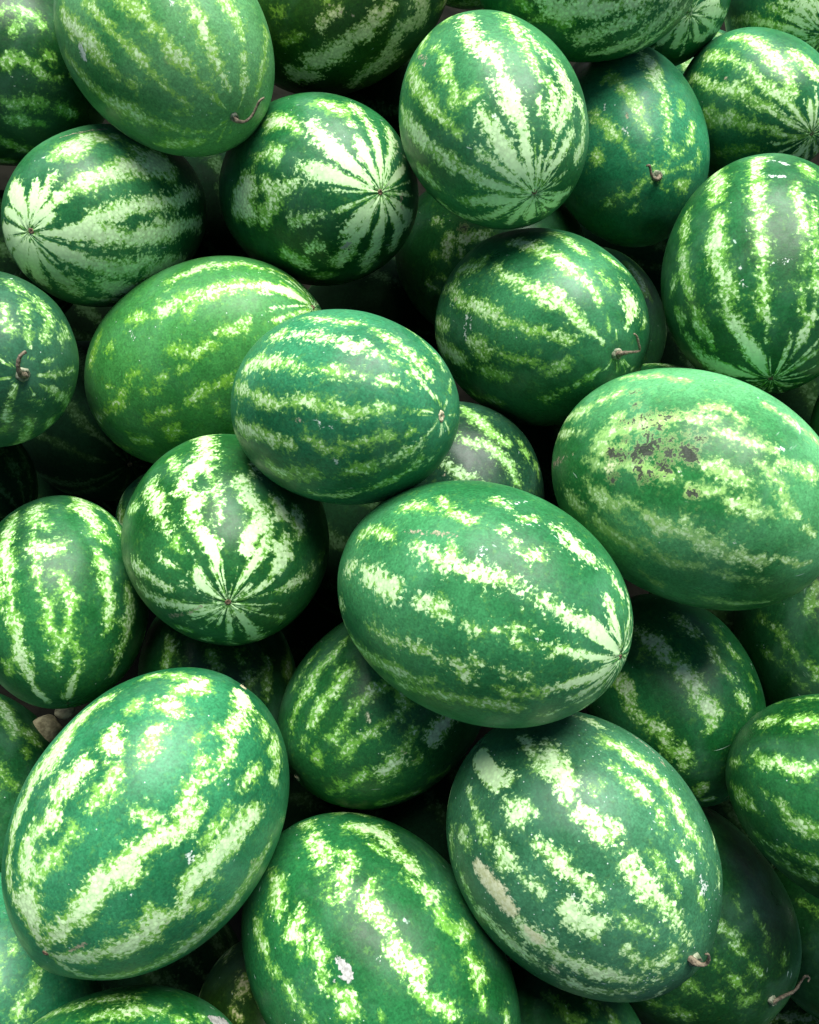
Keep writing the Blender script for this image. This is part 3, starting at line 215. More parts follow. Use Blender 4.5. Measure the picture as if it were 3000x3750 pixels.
{"k":"M15","label":"bright green watermelon with broken lime flecks, tucked behind the smooth middle one","loc":[-0.2722,0.8589,0.6524],"q":[0.40737,-0.3895,-0.76378,0.31462],"a":0.1756,"b":0.1324,"tone":1.0,"base":"bright","palec":"","point":0,"gen":0,"specks":0.35,"vis":[-0.338,-0.842,-0.42],"strokes":[[60,-248,-924,178,-318,-862,143],[60,-391,-847,143,-506,-765,215,-627,-753,179,-793,-662,144,-943,-701,108],[50,-143,-1206,136,-173,-1283,241,-291,-1243,230,-413,-1229,226,-542,-1246,246,-655,-1191,230,-779,-1161,215,-904,-1190,218,-1041,-1194,200,-1202,-1177,196,-1341,-1256,145,-1453,-1612,55],[30,111,-1185,154,21,-1200,188,-70,-1268,114],[30,-343,-1386,134,-429,-1298,138],[30,455,-1069,146,539,-1158,183,615,-1236,147],[30,337,-1298,179,361,-1315,143],[60,-517,-1719,115,-596,-1750,153,-698,-1755,154,-769,-1691,116],[30,-165,-1685,154,-244,-1751,96],[45,-285,-1811,172,-381,-1790,153,-472,-1816,96],[30,-141,-1879,77,-177,-1887,58],[30,260,-1691,120,196,-1698,79],[30,24,-1854,116,-20,-1849,97],[30,184,-1904,118,107,-1934,79],[30,484,-1653,63,463,-1657,52],[30,515,-1862,103,376,-1845,120],[40,873,-1887,124,595,-1868,121,404,-1890,99],[30,-68,-2188,117,-203,-2163,136,-314,-2181,117,-404,-2164,97],[30,-204,-2411,121,-217,-2338,80],[30,108,-2148,81,309,-2145,63],[30,525,-2300,182,454,-2360,141],[30,245,-2322,155,158,-2353,131,242,-2414,80],[30,982,-2380,96,677,-2452,93],[50,-979,-1853,78,-1132,-1877,79,-1412,-1952,41],[30,-1031,-504,109,-1169,-328,92,-1339,-529,73,-1495,-1307,29],[30,-1146,-897,43,-1386,-1144,36,-1498,-1584,22],[85,-1495,-1828,6,-1293,-1671,19,-1090,-1646,27,-945,-1637,13],[96,-1497,-1914,6,-1317,-1856,17,-1137,-1846,25,-1009,-1843,12],[74,-1506,-2009,6,-1390,-2106,20,-1273,-2127,29,-1190,-2134,14],[76,-1505,-2109,6,-1373,-2369,13,-1239,-2420,18,-1142,-2437,9],[71,-1502,-2246,6,-1329,-2654,13,-1149,-2720,19,-1020,-2741,9],[86,-1511,-2258,6,-1388,-2835,19,-1254,-2939,27,-1157,-2972,14],[80,-1519,-2316,6,-1419,3081,12,-1296,2934,17,-1208,2890,9],[91,-1523,-2284,6,-1447,2936,14,-1344,2752,19,-1268,2698,10],[91,-1528,-2281,6,-1462,2616,22,-1358,2418,32,-1281,2365,16],[87,-1536,-2286,6,-1454,2052,21,-1324,1920,30,-1230,1888,15],[91,-1541,-2189,6,-1452,1655,13,-1310,1581,18,-1208,1563,9],[88,-1548,-1934,6,-1418,1155,21,-1243,1159,31,-1118,1160,15],[93,-1546,-1760,6,-1425,914,20,-1257,950,28,-1136,959,14],[93,-1538,-1560,6,-1432,365,17,-1282,472,24,-1173,500,12],[96,-1529,-1693,6,-1482,-204,18,-1393,31,26,-1327,91,13],[80,-1527,-1453,6,-1400,-200,20,-1241,-72,28,-1126,-37,14],[91,-1519,-1583,6,-1411,-707,9,-1281,-567,12,-1188,-525,6],[83,-1512,-1509,6,-1351,-783,19,-1174,-683,27,-1046,-652,14],[75,-1513,-1748,6,-1421,-1262,13,-1321,-1153,19,-1249,-1116,9],[99,-1497,-1702,6,-1294,-1389,13,-1086,-1340,18,-938,-1324,9]],"marks":{"chalk":[[50,136,-1202,13,98,-1405,14],[50,-228,-1494,10,-247,-1589,12],[50,-147,-1366,8,-164,-1412,8],[50,122,-2121,24,118,-2127,24]]},"tip":["blossom",-1523,-1958]},
{"k":"M11","label":"watermelon at the left edge with a white starburst of stripes around its left tip","loc":[-0.4035,1.0228,0.7642],"q":[0.46912,-0.86013,0.09588,-0.1758],"a":0.1577,"b":0.1154,"tone":1.05,"base":"blue","palec":"","point":0,"gen":0,"specks":0.35,"vis":[0.635,-0.135,-0.761],"strokes":[[35,-651,-1371,320,-582,-1252,372,-377,-1266,344,-318,-1156,259,-207,-1111,218],[60,-1053,-791,184,-865,-769,208,-664,-739,268,-528,-691,274,-363,-693,300,-220,-641,323,5,-631,471,3,-497,263],[40,-175,-820,250,-140,-764,249],[85,-1096,-73,139,-906,-115,210,-781,-199,257,-600,-247,236,-419,-253,191,-208,-239,195,-40,-225,198,219,-258,204,412,-280,156],[85,-1470,-131,23,-1267,-15,116,-1072,-1,163,-862,7,257,-727,56,307,-588,111,215,-424,82,266,-263,88,272,-77,77,270,80,55,208,359,118,183],[85,-791,-134,189,-736,-11,190],[85,-268,-44,190,-260,45,160],[85,-1494,116,23,-1329,479,108,-1134,524,213,-987,510,239,-809,538,218,-657,568,296,-503,517,324,-373,386,194,-313,351,128],[85,-288,588,250,-147,519,405,-38,479,257,125,530,184],[85,-1503,388,24,-1329,1115,92,-1126,1144,176,-937,1181,282,-779,1272,221],[85,-1049,843,75,-867,911,132],[85,-702,836,215,-575,838,356,-384,857,272,-345,793,181],[85,-646,1246,110,-528,1170,181,-393,1097,112],[85,-1528,700,21,-1334,2135,204,-1117,2244,304,-851,2259,61],[85,-1509,595,24,-1347,1460,165,-1148,1696,259,-977,1746,219],[85,-1553,227,19,-1402,2631,118,-950,2739,214],[85,-1558,-733,20,-1401,-3059,102,-1099,3092,259],[85,-1531,-920,24,-1444,-2216,123,-1303,-2449,164,-1169,-2647,142],[85,-1513,-890,24,-1355,-1703,150,-1146,-2035,288,-1033,-2154,254],[85,-1500,-764,23,-1375,-1280,79,-1217,-1348,164,-1105,-1382,165,-1026,-1430,140],[85,-1493,-638,22,-1344,-998,72,-1195,-1092,124,-1034,-1179,152,-926,-1227,117],[85,-1486,-479,20,-1351,-818,94,-1212,-801,138,-1156,-777,115],[85,-1472,-330,15,-1324,-487,92,-1198,-555,92],[85,225,-271,127,380,-297,130],[88,-1508,-645,6,-1380,-1241,15,-1240,-1348,21,-1138,-1383,11],[84,-1514,-837,6,-1352,-1725,12,-1167,-1837,17,-1033,-1870,8],[70,-1522,-631,6,-1459,-1784,16,-1362,-1999,23,-1291,-2060,11],[74,-1525,-573,6,-1487,-1989,22,-1405,-2262,32,-1344,-2333,16],[82,-1531,-552,6,-1487,-2578,13,-1384,-2768,18,-1309,-2811,9],[71,-1534,-519,6,-1481,-2877,19,-1365,-3001,28,-1281,-3029,14],[96,-1538,-386,6,-1469,2913,17,-1336,2892,25,-1241,2887,12],[96,-1545,4,6,-1394,2393,20,-1199,2441,29,-1060,2454,15],[93,-1540,103,6,-1399,2139,22,-1214,2218,31,-1081,2238,15],[81,-1527,-10,6,-1454,1447,12,-1339,1638,17,-1255,1688,9],[79,-1522,85,6,-1412,1273,15,-1268,1422,22,-1164,1465,11],[88,-1519,-40,6,-1443,932,20,-1341,1120,28,-1266,1176,14],[90,-1512,2,6,-1390,730,17,-1252,855,24,-1151,894,12],[76,-1509,-119,6,-1404,371,14,-1292,476,20,-1210,512,10],[90,-1495,-127,6,-1301,158,17,-1104,205,24,-963,221,12],[99,-1496,-258,6,-1332,-134,13,-1167,-111,18,-1050,-103,9],[76,-1501,-349,6,-1372,-365,14,-1242,-368,20,-1150,-369,10],[77,-1492,-472,6,-1293,-643,14,-1092,-672,20,-949,-681,10],[94,-1495,-524,6,-1313,-780,16,-1127,-824,23,-994,-839,11],[99,-1499,-673,6,-1310,-1136,18,-1112,-1208,26,-970,-1232,13]],"marks":{"tan":[[50,-434,-1591,57,-313,-1428,50,-147,-1310,43]],"chalk":[[50,-781,-1708,35,-744,-1565,35]]},"tip":["blossom",-1520,-341]},
{"k":"M12","label":"watermelon with white fan of stripes at its right tip and insect holes near its bottom","loc":[-0.1258,1.064,0.7704],"q":[0.41107,-0.86324,-0.12596,0.26451],"a":0.1632,"b":0.1247,"tone":0.85,"base":"green","palec":"","point":0,"gen":0,"specks":0.35,"vis":[-0.483,-0.009,-0.876],"strokes":[[95,-635,-2226,162,-782,-2293,249,-947,-2352,269,-1117,-2392,201,-1267,-2419,134,-1433,-2508,61,-1539,-2641,20],[90,-782,-2816,193,-941,-2800,235,-1101,-2794,192,-1255,-2827,129,-1419,-2890,48,-1534,-3010,19],[72,-1035,-1856,155,-1168,-1886,176,-1310,-1922,124,-1453,-1914,67,-1547,-2461,18],[72,-584,-1531,160,-783,-1491,198,-979,-1456,154,-1168,-1461,144,-1324,-1459,107,-1475,-1526,46,-1553,-2137,18],[72,-784,-1045,202,-990,-1031,199,-1207,-1106,115,-1390,-1226,70,-1541,-1570,18],[72,-1120,-602,125,-1309,-646,128,-1475,-770,64,-1553,-1038,17],[20,-494,-1864,238,-653,-1771,316],[72,-838,-1779,128,-880,-1768,125],[50,-297,-2373,325,-441,-2326,255,-631,-2368,115],[50,-492,-2774,173,-519,-2695,173],[72,-534,-3082,175,-688,-3055,130,-801,-2961,86],[50,-234,-3090,416,-75,3036,411,24,2922,250],[50,-459,-3068,229,-506,3099,231,-462,2929,176],[50,-136,3088,448,-199,2961,422,-45,2945,138],[40,-361,2957,134,-457,2985,215,-357,2821,149],[50,-337,-2762,166,-431,-2714,215],[72,-660,2769,110,-758,2782,131,-899,2799,87,-1059,2768,58,-1245,2758,58,-1416,2834,39,-1543,3025,16],[72,-671,2360,135,-769,2337,211],[72,-993,2302,96,-1099,2277,211,-1266,2366,138,-1403,2451,91,-1533,2405,21],[72,-737,1964,266,-854,1992,271,-1033,2049,205,-1180,1994,152,-1327,2079,98,-1460,2159,54,-1539,2211,17],[72,-825,1501,248,-1016,1509,195,-1196,1554,171,-1339,1447,137,-1493,1558,69,-1543,1940,18],[72,-942,1038,248,-1108,880,204,-1321,944,108,-1465,1083,56,-1545,1740,17],[72,-1053,541,268,-1269,555,137,-1445,535,63,-1551,1134,16],[72,-1188,58,60,-1377,63,59,-1543,131,16],[40,-433,2406,279,-467,2287,288],[90,-459,2201,165,-494,2143,111],[40,-438,1924,210,-522,1867,167],[50,-628,1465,113,-707,1419,112],[30,-558,3049,162,-525,2945,137],[73,-1548,-2396,6,-1452,-1726,17,-1351,-1663,24,-1279,-1645,12],[81,-1535,-2302,6,-1350,-1927,22,-1162,-1894,31,-1028,-1885,16],[93,-1540,-2573,6,-1408,-2210,13,-1275,-2173,19,-1180,-2161,9],[74,-1538,-2774,6,-1415,-2531,14,-1290,-2503,20,-1201,-2495,10],[94,-1531,-2996,6,-1367,-2929,21,-1203,-2922,29,-1086,-2920,15],[92,-1527,-3098,6,-1336,-3088,19,-1145,-3087,27,-1009,-3087,14],[71,-1538,2953,6,-1418,2799,10,-1298,2781,15,-1212,2775,7],[97,-1529,2711,6,-1330,2507,13,-1131,2487,19,-989,2481,9],[90,-1533,2596,6,-1353,2317,13,-1172,2290,19,-1043,2282,10],[78,-1545,2562,6,-1440,2061,14,-1332,2009,20,-1254,1993,10],[85,-1540,2078,6,-1353,1609,9,-1164,1574,13,-1028,1564,6],[98,-1551,2253,6,-1446,1471,15,-1336,1411,21,-1256,1395,11],[82,-1551,1508,6,-1374,911,14,-1194,882,20,-1065,873,10],[98,-1556,1302,6,-1391,672,15,-1222,647,21,-1102,640,11],[76,-1562,991,6,-1411,380,17,-1259,364,24,-1151,360,12],[72,-1556,153,6,-1345,89,9,-1134,87,13,-983,86,6],[71,-1558,-573,6,-1373,-252,13,-1188,-242,19,-1055,-239,9],[78,-1550,-1130,6,-1338,-680,17,-1124,-659,24,-971,-653,12],[79,-1552,-1730,6,-1403,-1022,15,-1249,-984,22,-1139,-973,11],[80,-1553,-2239,6,-1462,-1329,13,-1365,-1263,18,-1294,-1245,9]],"marks":{"splat":[[50,-928,2099,53,-970,2078,83,-1004,2040,54]],"scab":[[50,-927,2078,31,-931,2069,31],[50,-955,2054,45,-966,2039,40],[50,-997,2024,25,-1000,2019,22]],"tan":[[50,-1296,131,40,-1305,312,45],[50,-1273,474,51,-1224,560,40],[50,-963,1474,29,-970,1444,29],[50,-894,1117,33,-923,1101,30],[50,-1033,1390,24,-1039,1366,24]]},"tip":["blossom",-1555,-3119]},
{"k":"M13","label":"watermelon right of centre with a thin dry stem bent upward at its lower right","loc":[0.1676,0.8656,0.7178],"q":[0.86312,0.44797,0.20692,0.1074],"a":0.1646,"b":0.125,"tone":0.85,"base":"blue","palec":"","point":0,"gen":0,"specks":0.35,"vis":[-0.556,0.206,0.805],"strokes":[[40,-269,2472,216,-47,2410,210,11,2276,139],[55,86,1992,208,254,1980,227,398,1971,218,450,1977,215,586,1916,224,740,1936,219,861,1905,173,965,1893,105,1062,1890,62],[65,192,2341,119,309,2427,131,483,2410,174,626,2413,183,749,2446,171,745,2325,217,826,2394,199,930,2380,163,1040,2417,144,1145,2434,126,1262,2487,90,1365,2562,54],[55,-435,2707,128,-170,2716,212,11,2795,184,169,2771,210,339,2800,207,471,2821,167,620,2834,129,736,2863,146,836,2817,145,874,2842,91,956,2848,72],[55,1023,2837,109,1103,2815,72],[55,-384,3096,185,-137,3067,145],[55,213,3137,180,350,3120,175],[55,281,-3017,154,430,-3116,113],[40,982,-2968,96,1076,-2982,115],[40,897,-2875,80,949,-2864,80],[55,-568,-2953,152,-196,-2932,292,51,-2926,213,142,-2865,141],[30,534,-3085,82,660,-3050,120,780,-3021,99,894,-2926,80],[40,306,-2850,133,433,-2834,152,533,-2805,99],[30,-15,-2473,110,170,-2452,144,333,-2439,106],[40,802,-2429,104,948,-2413,73,1103,-2420,81,1253,-2444,67,1342,-2474,45],[55,147,1621,140,318,1586,172,531,1601,168,597,1598,100],[55,569,1278,102,663,1175,136,674,1010,102],[30,820,1590,81,952,1533,105],[80,911,1216,133,1059,1070,299,1220,1089,135,1332,1144,62],[55,1190,1866,51,1326,2003,51],[55,1352,1730,33,1433,1872,22],[55,1015,470,102,1176,485,101],[55,1492,-1662,22,1388,-1372,33],[55,1441,-781,15,1225,-643,28],[55,1485,-2408,16,1385,-2236,23],[55,1479,-1007,13,1326,-932,24]],"marks":{"tan":[[50,822,2496,29,838,2506,33],[50,-92,2792,33,-71,2780,32]],"chalk":[[50,129,2907,38,121,3003,52,145,3122,39],[50,170,2912,24,207,3059,24]]},"tip":["stem",1552,-3044],"stem":[[-0.0027,-0.0002,0.1646,0.0073],[-0.0025,0.0022,0.1726,0.0044],[0.0047,0.0036,0.1755,0.0025],[0.0127,0.0033,0.1768,0.0024],[0.0191,0.0051,0.1778,0.0022],[0.0146,0.0137,0.1798,0.002],[0.0113,0.0217,0.1799,0.002],[0.0063,0.0256,0.1805,0.0016]]},
{"k":"M10","label":"dark watermelon at the right edge with long vertical pale stripes, above the scabby one","loc":[0.43,0.8663,0.8099],"q":[0.73297,-0.67821,0.0388,-0.0359],"a":0.1574,"b":0.1214,"tone":0.85,"base":"green","palec":"","point":0,"gen":0,"specks":0.35,"vis":[-0.268,-0.706,-0.655],"strokes":[[52,791,-2476,209,315,-2314,251,140,-2312,197],[52,25,-2306,122,-129,-2295,222,-253,-2330,265,-386,-2362,246,-495,-2344,212,-584,-2305,193,-664,-2339,182,-760,-2415,182,-874,-2402,195,-1001,-2349,159,-1130,-2317,195,-1271,-2284,197,-1429,-2346,93,-1539,-2648,24],[52,601,-1882,236,313,-1931,199,114,-1915,195,-42,-1927,193,22,-1922,177,-192,-1925,174,-360,-1911,156,-503,-1925,155,-608,-1936,138,-703,-1939,155,-822,-1966,138,-952,-1922,121,-1055,-1964,52,-1126,-1966,26],[52,125,-1593,137,-3,-1580,151,-117,-1561,139,1,-1580,140,-141,-1562,146,-281,-1522,142,-403,-1517,122,-496,-1492,121,-557,-1516,69],[50,-709,-1512,86,-802,-1483,86,-884,-1436,52],[40,258,-2689,85,56,-2673,151,-30,-2688,133],[40,-116,-2723,117,-228,-2706,199,-345,-2756,139,-441,-2764,101,-553,-2771,120,-652,-2782,165,-766,-2836,142,-870,-2865,117,-965,-2899,70],[50,-303,-2908,167,-333,-3009,135],[50,-479,-3051,101,-586,-3033,188],[52,-706,3129,100,-839,3089,165,-958,3021,266,-1119,3065,265,-1265,-3122,164,-1424,-3025,83],[40,438,-1409,196,296,-1389,161],[52,8,-1418,98,-257,-1431,111,-437,-1401,92,-578,-1390,72,-711,-1324,74,-899,-1251,135,-984,-1286,136,-1109,-1274,120,-1204,-1294,62],[52,-1526,-1420,22,-1334,-1493,89,-1173,-1498,73,-1074,-1524,35],[52,-1534,-676,24,-1373,-812,55,-1212,-798,66,-1102,-750,67],[52,-1533,2457,23,-1353,1923,50],[52,-1511,1380,15,-1300,1298,32],[52,-1529,742,21,-1326,655,46],[52,-1520,3086,21,-1408,2731,45],[52,-659,5138,170,-395,5188,203,-131,5207,272,131,5125,177,395,5205,186],[60,-922,5780,135,-659,5839,134,-395,5851,181,-131,5889,199,131,5856,233],[96,-1538,-1852,6,-1364,-1566,18,-1189,-1541,26,-1064,-1534,13],[90,-1547,-2248,6,-1454,-1981,11,-1360,-1951,15,-1292,-1942,8],[91,-1544,-2368,6,-1439,-2204,9,-1333,-2186,13,-1257,-2180,7],[81,-1535,-2575,6,-1373,-2551,11,-1210,-2549,16,-1094,-2548,8],[72,-1542,-2784,6,-1427,-2873,21,-1312,-2883,30,-1229,-2886,15],[86,-1542,-2988,6,-1422,3098,13,-1301,3077,18,-1215,3071,9],[98,-1550,-3065,6,-1474,2849,21,-1396,2806,30,-1341,2793,15],[75,-1547,2931,6,-1431,2528,9,-1314,2491,14,-1230,2480,7],[72,-1551,2856,6,-1460,2289,15,-1366,2239,22,-1298,2225,11],[99,-1545,2399,6,-1379,1976,13,-1210,1946,19,-1090,1938,9],[90,-1557,2489,6,-1466,1677,15,-1370,1629,21,-1302,1616,10],[92,-1561,2212,6,-1467,1294,18,-1369,1258,25,-1300,1248,13],[86,-1557,1375,6,-1395,1007,10,-1233,992,14,-1117,988,7],[88,-1567,786,6,-1459,582,16,-1352,578,23,-1276,577,11],[92,-1562,230,6,-1423,386,15,-1284,390,22,-1185,392,11],[97,-1559,-489,6,-1420,-10,15,-1279,7,21,-1178,12,11],[91,-1555,-853,6,-1408,-330,11,-1259,-305,15,-1153,-298,8],[77,-1556,-1551,6,-1463,-803,17,-1367,-753,25,-1298,-739,12],[76,-1540,-1303,6,-1333,-957,22,-1125,-934,32,-976,-926,16],[96,-1543,-1702,6,-1386,-1334,11,-1227,-1304,15,-1114,-1296,8]],"marks":{"tan":[[50,-901,-2564,23,-1023,-2636,31],[50,-1104,-2375,19,-1163,-2317,19]],"chalk":[[50,530,-1788,33,483,-1665,46,438,-1610,39],[50,263,-1804,39,244,-1662,38],[50,-594,-2167,28,-651,-2130,28],[50,-534,-1851,9,-487,-1635,9],[50,-513,-2146,24,-528,-2133,21]]},"tip":["blossom",-1559,-2631]},
{"k":"M05","label":"watermelon cut off by the top edge, its crowded white stripes sweeping up to the right","loc":[0.2284,1.2564,0.9611],"q":[0.64783,-0.30896,-0.58581,0.37642],"a":0.1468,"b":0.106,"tone":1.0,"base":"green","palec":"","point":0,"gen":0,"specks":0.35,"vis":[-0.491,-0.835,0.25],"strokes":[[90,396,-2559,280,248,-2532,279,54,-2474,279,-114,-2418,179,-294,-2373,132,-505,-2299,112],[40,345,-2687,166,205,-2680,139],[90,111,-2860,208,-18,-2808,242,-131,-2685,195,-312,-2583,180,-473,-2454,152,-625,-2323,94],[90,-78,-3127,111,-222,-3058,192,-381,-2966,215,-499,-2805,213,-634,-2645,187,-755,-2484,126,-805,-2320,107],[90,-510,3073,75,-618,-3039,130,-748,-2891,129,-880,-2725,128,-965,-2550,109],[90,-793,-2758,91,-915,-2584,109],[40,705,-2600,141,597,-2656,113],[50,541,-2797,65,463,-2721,109],[90,531,-2447,152,418,-2429,151],[37,922,3892,162,1186,3914,71,1450,3965,25],[51,-1450,4516,27,-1186,4427,92,-922,4520,126,-659,4487,209,-395,4426,234,-131,4465,224,131,4519,255,395,4424,193,659,4489,203,922,4427,147,1186,4470,63,1450,4470,25],[45,-1186,5027,75,-922,5038,147,-659,5026,164,-395,4956,148,-131,4984,214,131,4982,170,395,4941,244,659,4982,208,922,5035,138,1186,5039,102,1450,5012,19],[39,-922,5597,146,-659,5598,181,-395,5608,170,-131,5592,166,131,5629,264,395,5625,166,659,5618,151,922,5600,96,1186,5669,83,1450,5622,20],[54,922,6008,126,1186,6008,100,1450,6078,24],[74,-967,-2161,6,-801,-2035,19,-628,-1946,27,-504,-1895,13],[70,-962,-2174,6,-762,-2118,19,-561,-2080,28,-417,-2058,14],[99,-974,-2188,6,-856,-2210,11,-738,-2227,16,-654,-2237,8],[84,-965,-2209,6,-781,-2338,12,-590,-2426,17,-453,-2476,9],[84,-981,-2203,6,-908,-2316,19,-831,-2409,27,-773,-2466,13],[79,-981,-2210,6,-907,-2371,19,-823,-2503,27,-758,-2582,13],[81,-986,-2216,6,-940,-2425,14,-877,-2605,20,-823,-2716,10],[78,-992,-2208,6,-993,-2375,21,-982,-2539,30,-967,-2652,15],[93,-999,-2224,6,-1039,-2527,9,-1035,-2848,13,-1005,-3064,6],[82,-1000,-2208,6,-1059,-2393,11,-1100,-2615,15,-1116,-2790,8],[95,-1012,-2204,6,-1157,-2395,16,-1277,-2750,23,-1324,3110,11],[95,-1008,-2190,6,-1132,-2239,21,-1254,-2323,30,-1339,-2435,15],[75,-1005,-2182,6,-1104,-2159,14,-1203,-2126,20,-1273,-2089,10],[78,-1004,-2172,6,-1093,-2065,15,-1175,-1915,21,-1227,-1769,11],[87,-1011,-2144,6,-1126,-1781,14,-1167,-1281,21,-1136,-922,10],[73,-1002,-2152,6,-1063,-1892,20,-1090,-1588,28,-1085,-1363,14],[96,-998,-2138,6,-1021,-1789,10,-989,-1446,14,-937,-1231,7],[92,-988,-2162,6,-968,-2011,19,-937,-1871,28,-909,-1779,14],[99,-980,-2136,6,-881,-1842,17,-749,-1619,24,-643,-1493,12],[79,-979,-2160,6,-891,-2008,20,-793,-1887,28,-720,-1815,14]],"marks":{},"tip":["blossom",-991,-2185]},
{"k":"M09","label":"dusky bluish watermelon with a small curled stem, between the upright one and the right edge","loc":[0.3086,1.171,0.7631],"q":[0.66857,0.74115,0.04077,0.0452],"a":0.1582,"b":0.1112,"tone":0.95,"base":"blue","palec":"","point":0,"gen":0,"specks":0.35,"vis":[-0.291,0.668,0.685],"strokes":[[60,-382,1423,193,-168,1373,286,-19,1391,202,106,1352,171,237,1326,156,392,1337,94,570,1382,67,671,1412,44],[42,58,1840,134,203,1734,215,317,1711,165,427,1683,103,592,1639,62,710,1591,52],[20,-103,1963,180,-69,1876,178],[42,202,2252,147,315,2151,167,431,2098,125,548,2022,83,655,1957,62],[30,518,2420,168,592,2371,105],[42,192,1080,99,328,1111,60],[42,355,877,152,530,939,107,665,1075,58,726,1185,43],[42,902,1397,31,847,1144,52,770,828,42],[20,978,1143,83,953,883,126],[42,658,1226,47,766,1297,46],[42,608,698,95,662,714,76],[42,959,1783,17,1007,2082,42,1034,2265,42],[42,947,2663,85,1003,2307,63],[42,1185,2410,88,1177,2169,87],[42,858,1524,13,786,1467,19],[42,951,1716,10,957,1911,17],[42,1009,1516,10,1101,1273,19],[42,868,1612,12,763,1651,16]],"marks":{"chalk":[[50,404,1107,19,453,1124,24,479,1069,18,427,1010,22,380,1036,24],[50,123,2054,12,189,2098,14],[50,435,1941,17,492,1953,17]],"tan":[[50,287,1857,25,340,1865,25]]},"tip":["stem",930,1587],"stem":[[0.0019,0.0676,0.1256,0.007],[-0.0009,0.0689,0.1343,0.0041],[-0.0071,0.072,0.1378,0.0029],[-0.0124,0.077,0.1362,0.0027],[-0.0145,0.0835,0.1315,0.0024],[-0.0165,0.0878,0.1288,0.0024],[-0.0204,0.0879,0.1293,0.0018]]},
{"k":"M08","label":"striped watermelon at the upper right edge with a small star tip at its right","loc":[0.5038,1.2531,0.7691],"q":[0.57788,-0.79525,-0.1078,0.14835],"a":0.1305,"b":0.1016,"tone":0.9,"base":"blue","palec":"","point":0,"gen":0,"specks":0.35,"vis":[-0.619,-0.28,-0.734],"strokes":[[55,164,-2021,120,-62,-1944,229,-269,-1962,185,-491,-1966,231,-687,-1991,235,-829,-2046,192,-990,-2039,128],[55,326,-2401,190,-21,-2357,164,-232,-2299,133,-454,-2330,118,-644,-2364,150,-843,-2335,171,-1045,-2317,128,-1216,-2365,86,-1427,-2348,43,-1549,-2488,17],[55,269,-2713,159,-56,-2742,178,-297,-2683,197,-489,-2626,238,-626,-2641,151,-832,-2630,150,-1021,-2673,86,-1241,-2732,64,-1475,-2703,26],[30,-274,3127,201,-465,-3042,198,-651,-3073,175,-834,-3035,152,-963,-3018,130,-1133,-3133,86,-1340,3082,56,-1521,3055,24],[30,-365,2688,139,-621,2761,113,-848,2773,98,-977,2764,61],[55,-1072,2844,36,-1284,2865,62,-1522,2823,21],[55,-1149,-1797,95,-1304,-1849,97,-1466,-1955,51],[55,-530,-1664,191,-688,-1543,256,-839,-1421,257],[55,-1459,2238,36,-1331,1921,116,-1250,1948,141],[55,-1519,1723,30,-1357,1505,85,-1172,1316,120],[55,-1504,1031,27,-1262,928,91,-909,817,57],[55,-1394,-1185,76,-1477,-1277,45],[30,-206,-3071,159,-253,-2989,131],[44,-922,5786,153,-659,5764,156],[94,-1542,-1694,6,-1338,-1549,20,-1133,-1539,28,-987,-1537,14],[78,-1540,-2102,6,-1336,-1967,12,-1133,-1958,18,-987,-1955,9],[77,-1548,-2462,6,-1416,-2299,16,-1283,-2287,23,-1188,-2283,12],[75,-1538,-2675,6,-1337,-2590,15,-1136,-2583,22,-993,-2581,11],[72,-1551,-2947,6,-1445,-2853,20,-1338,-2845,28,-1262,-2843,14],[72,-1547,3043,6,-1416,3057,14,-1285,3058,20,-1191,3059,10],[82,-1535,2885,6,-1320,2873,16,-1105,2872,23,-951,2872,11],[79,-1539,2602,6,-1353,2545,18,-1166,2541,26,-1033,2540,13],[95,-1547,2338,6,-1413,2210,10,-1278,2200,14,-1182,2197,7],[86,-1537,2007,6,-1320,1896,14,-1103,1887,20,-948,1885,10],[75,-1546,1713,6,-1386,1538,20,-1226,1526,28,-1111,1522,14],[89,-1551,1565,6,-1417,1347,15,-1283,1332,21,-1187,1328,11],[86,-1556,1215,6,-1442,955,21,-1328,939,31,-1247,935,15],[98,-1543,741,6,-1331,630,15,-1118,624,21,-966,622,11],[77,-1548,364,6,-1366,281,9,-1184,277,13,-1053,275,6],[88,-1552,136,6,-1389,81,12,-1227,78,18,-1111,77,9],[92,-1556,-456,6,-1421,-391,11,-1286,-387,15,-1189,-386,8],[74,-1559,-908,6,-1455,-709,21,-1351,-699,30,-1276,-696,15],[96,-1548,-1141,6,-1373,-999,13,-1197,-991,18,-1072,-988,9],[91,-1558,-1564,6,-1463,-1251,11,-1367,-1232,15,-1298,-1227,8]],"marks":{"tan":[[50,-215,-2574,31,-257,-2564,26]]},"tip":["blossom",-1566,2979]},
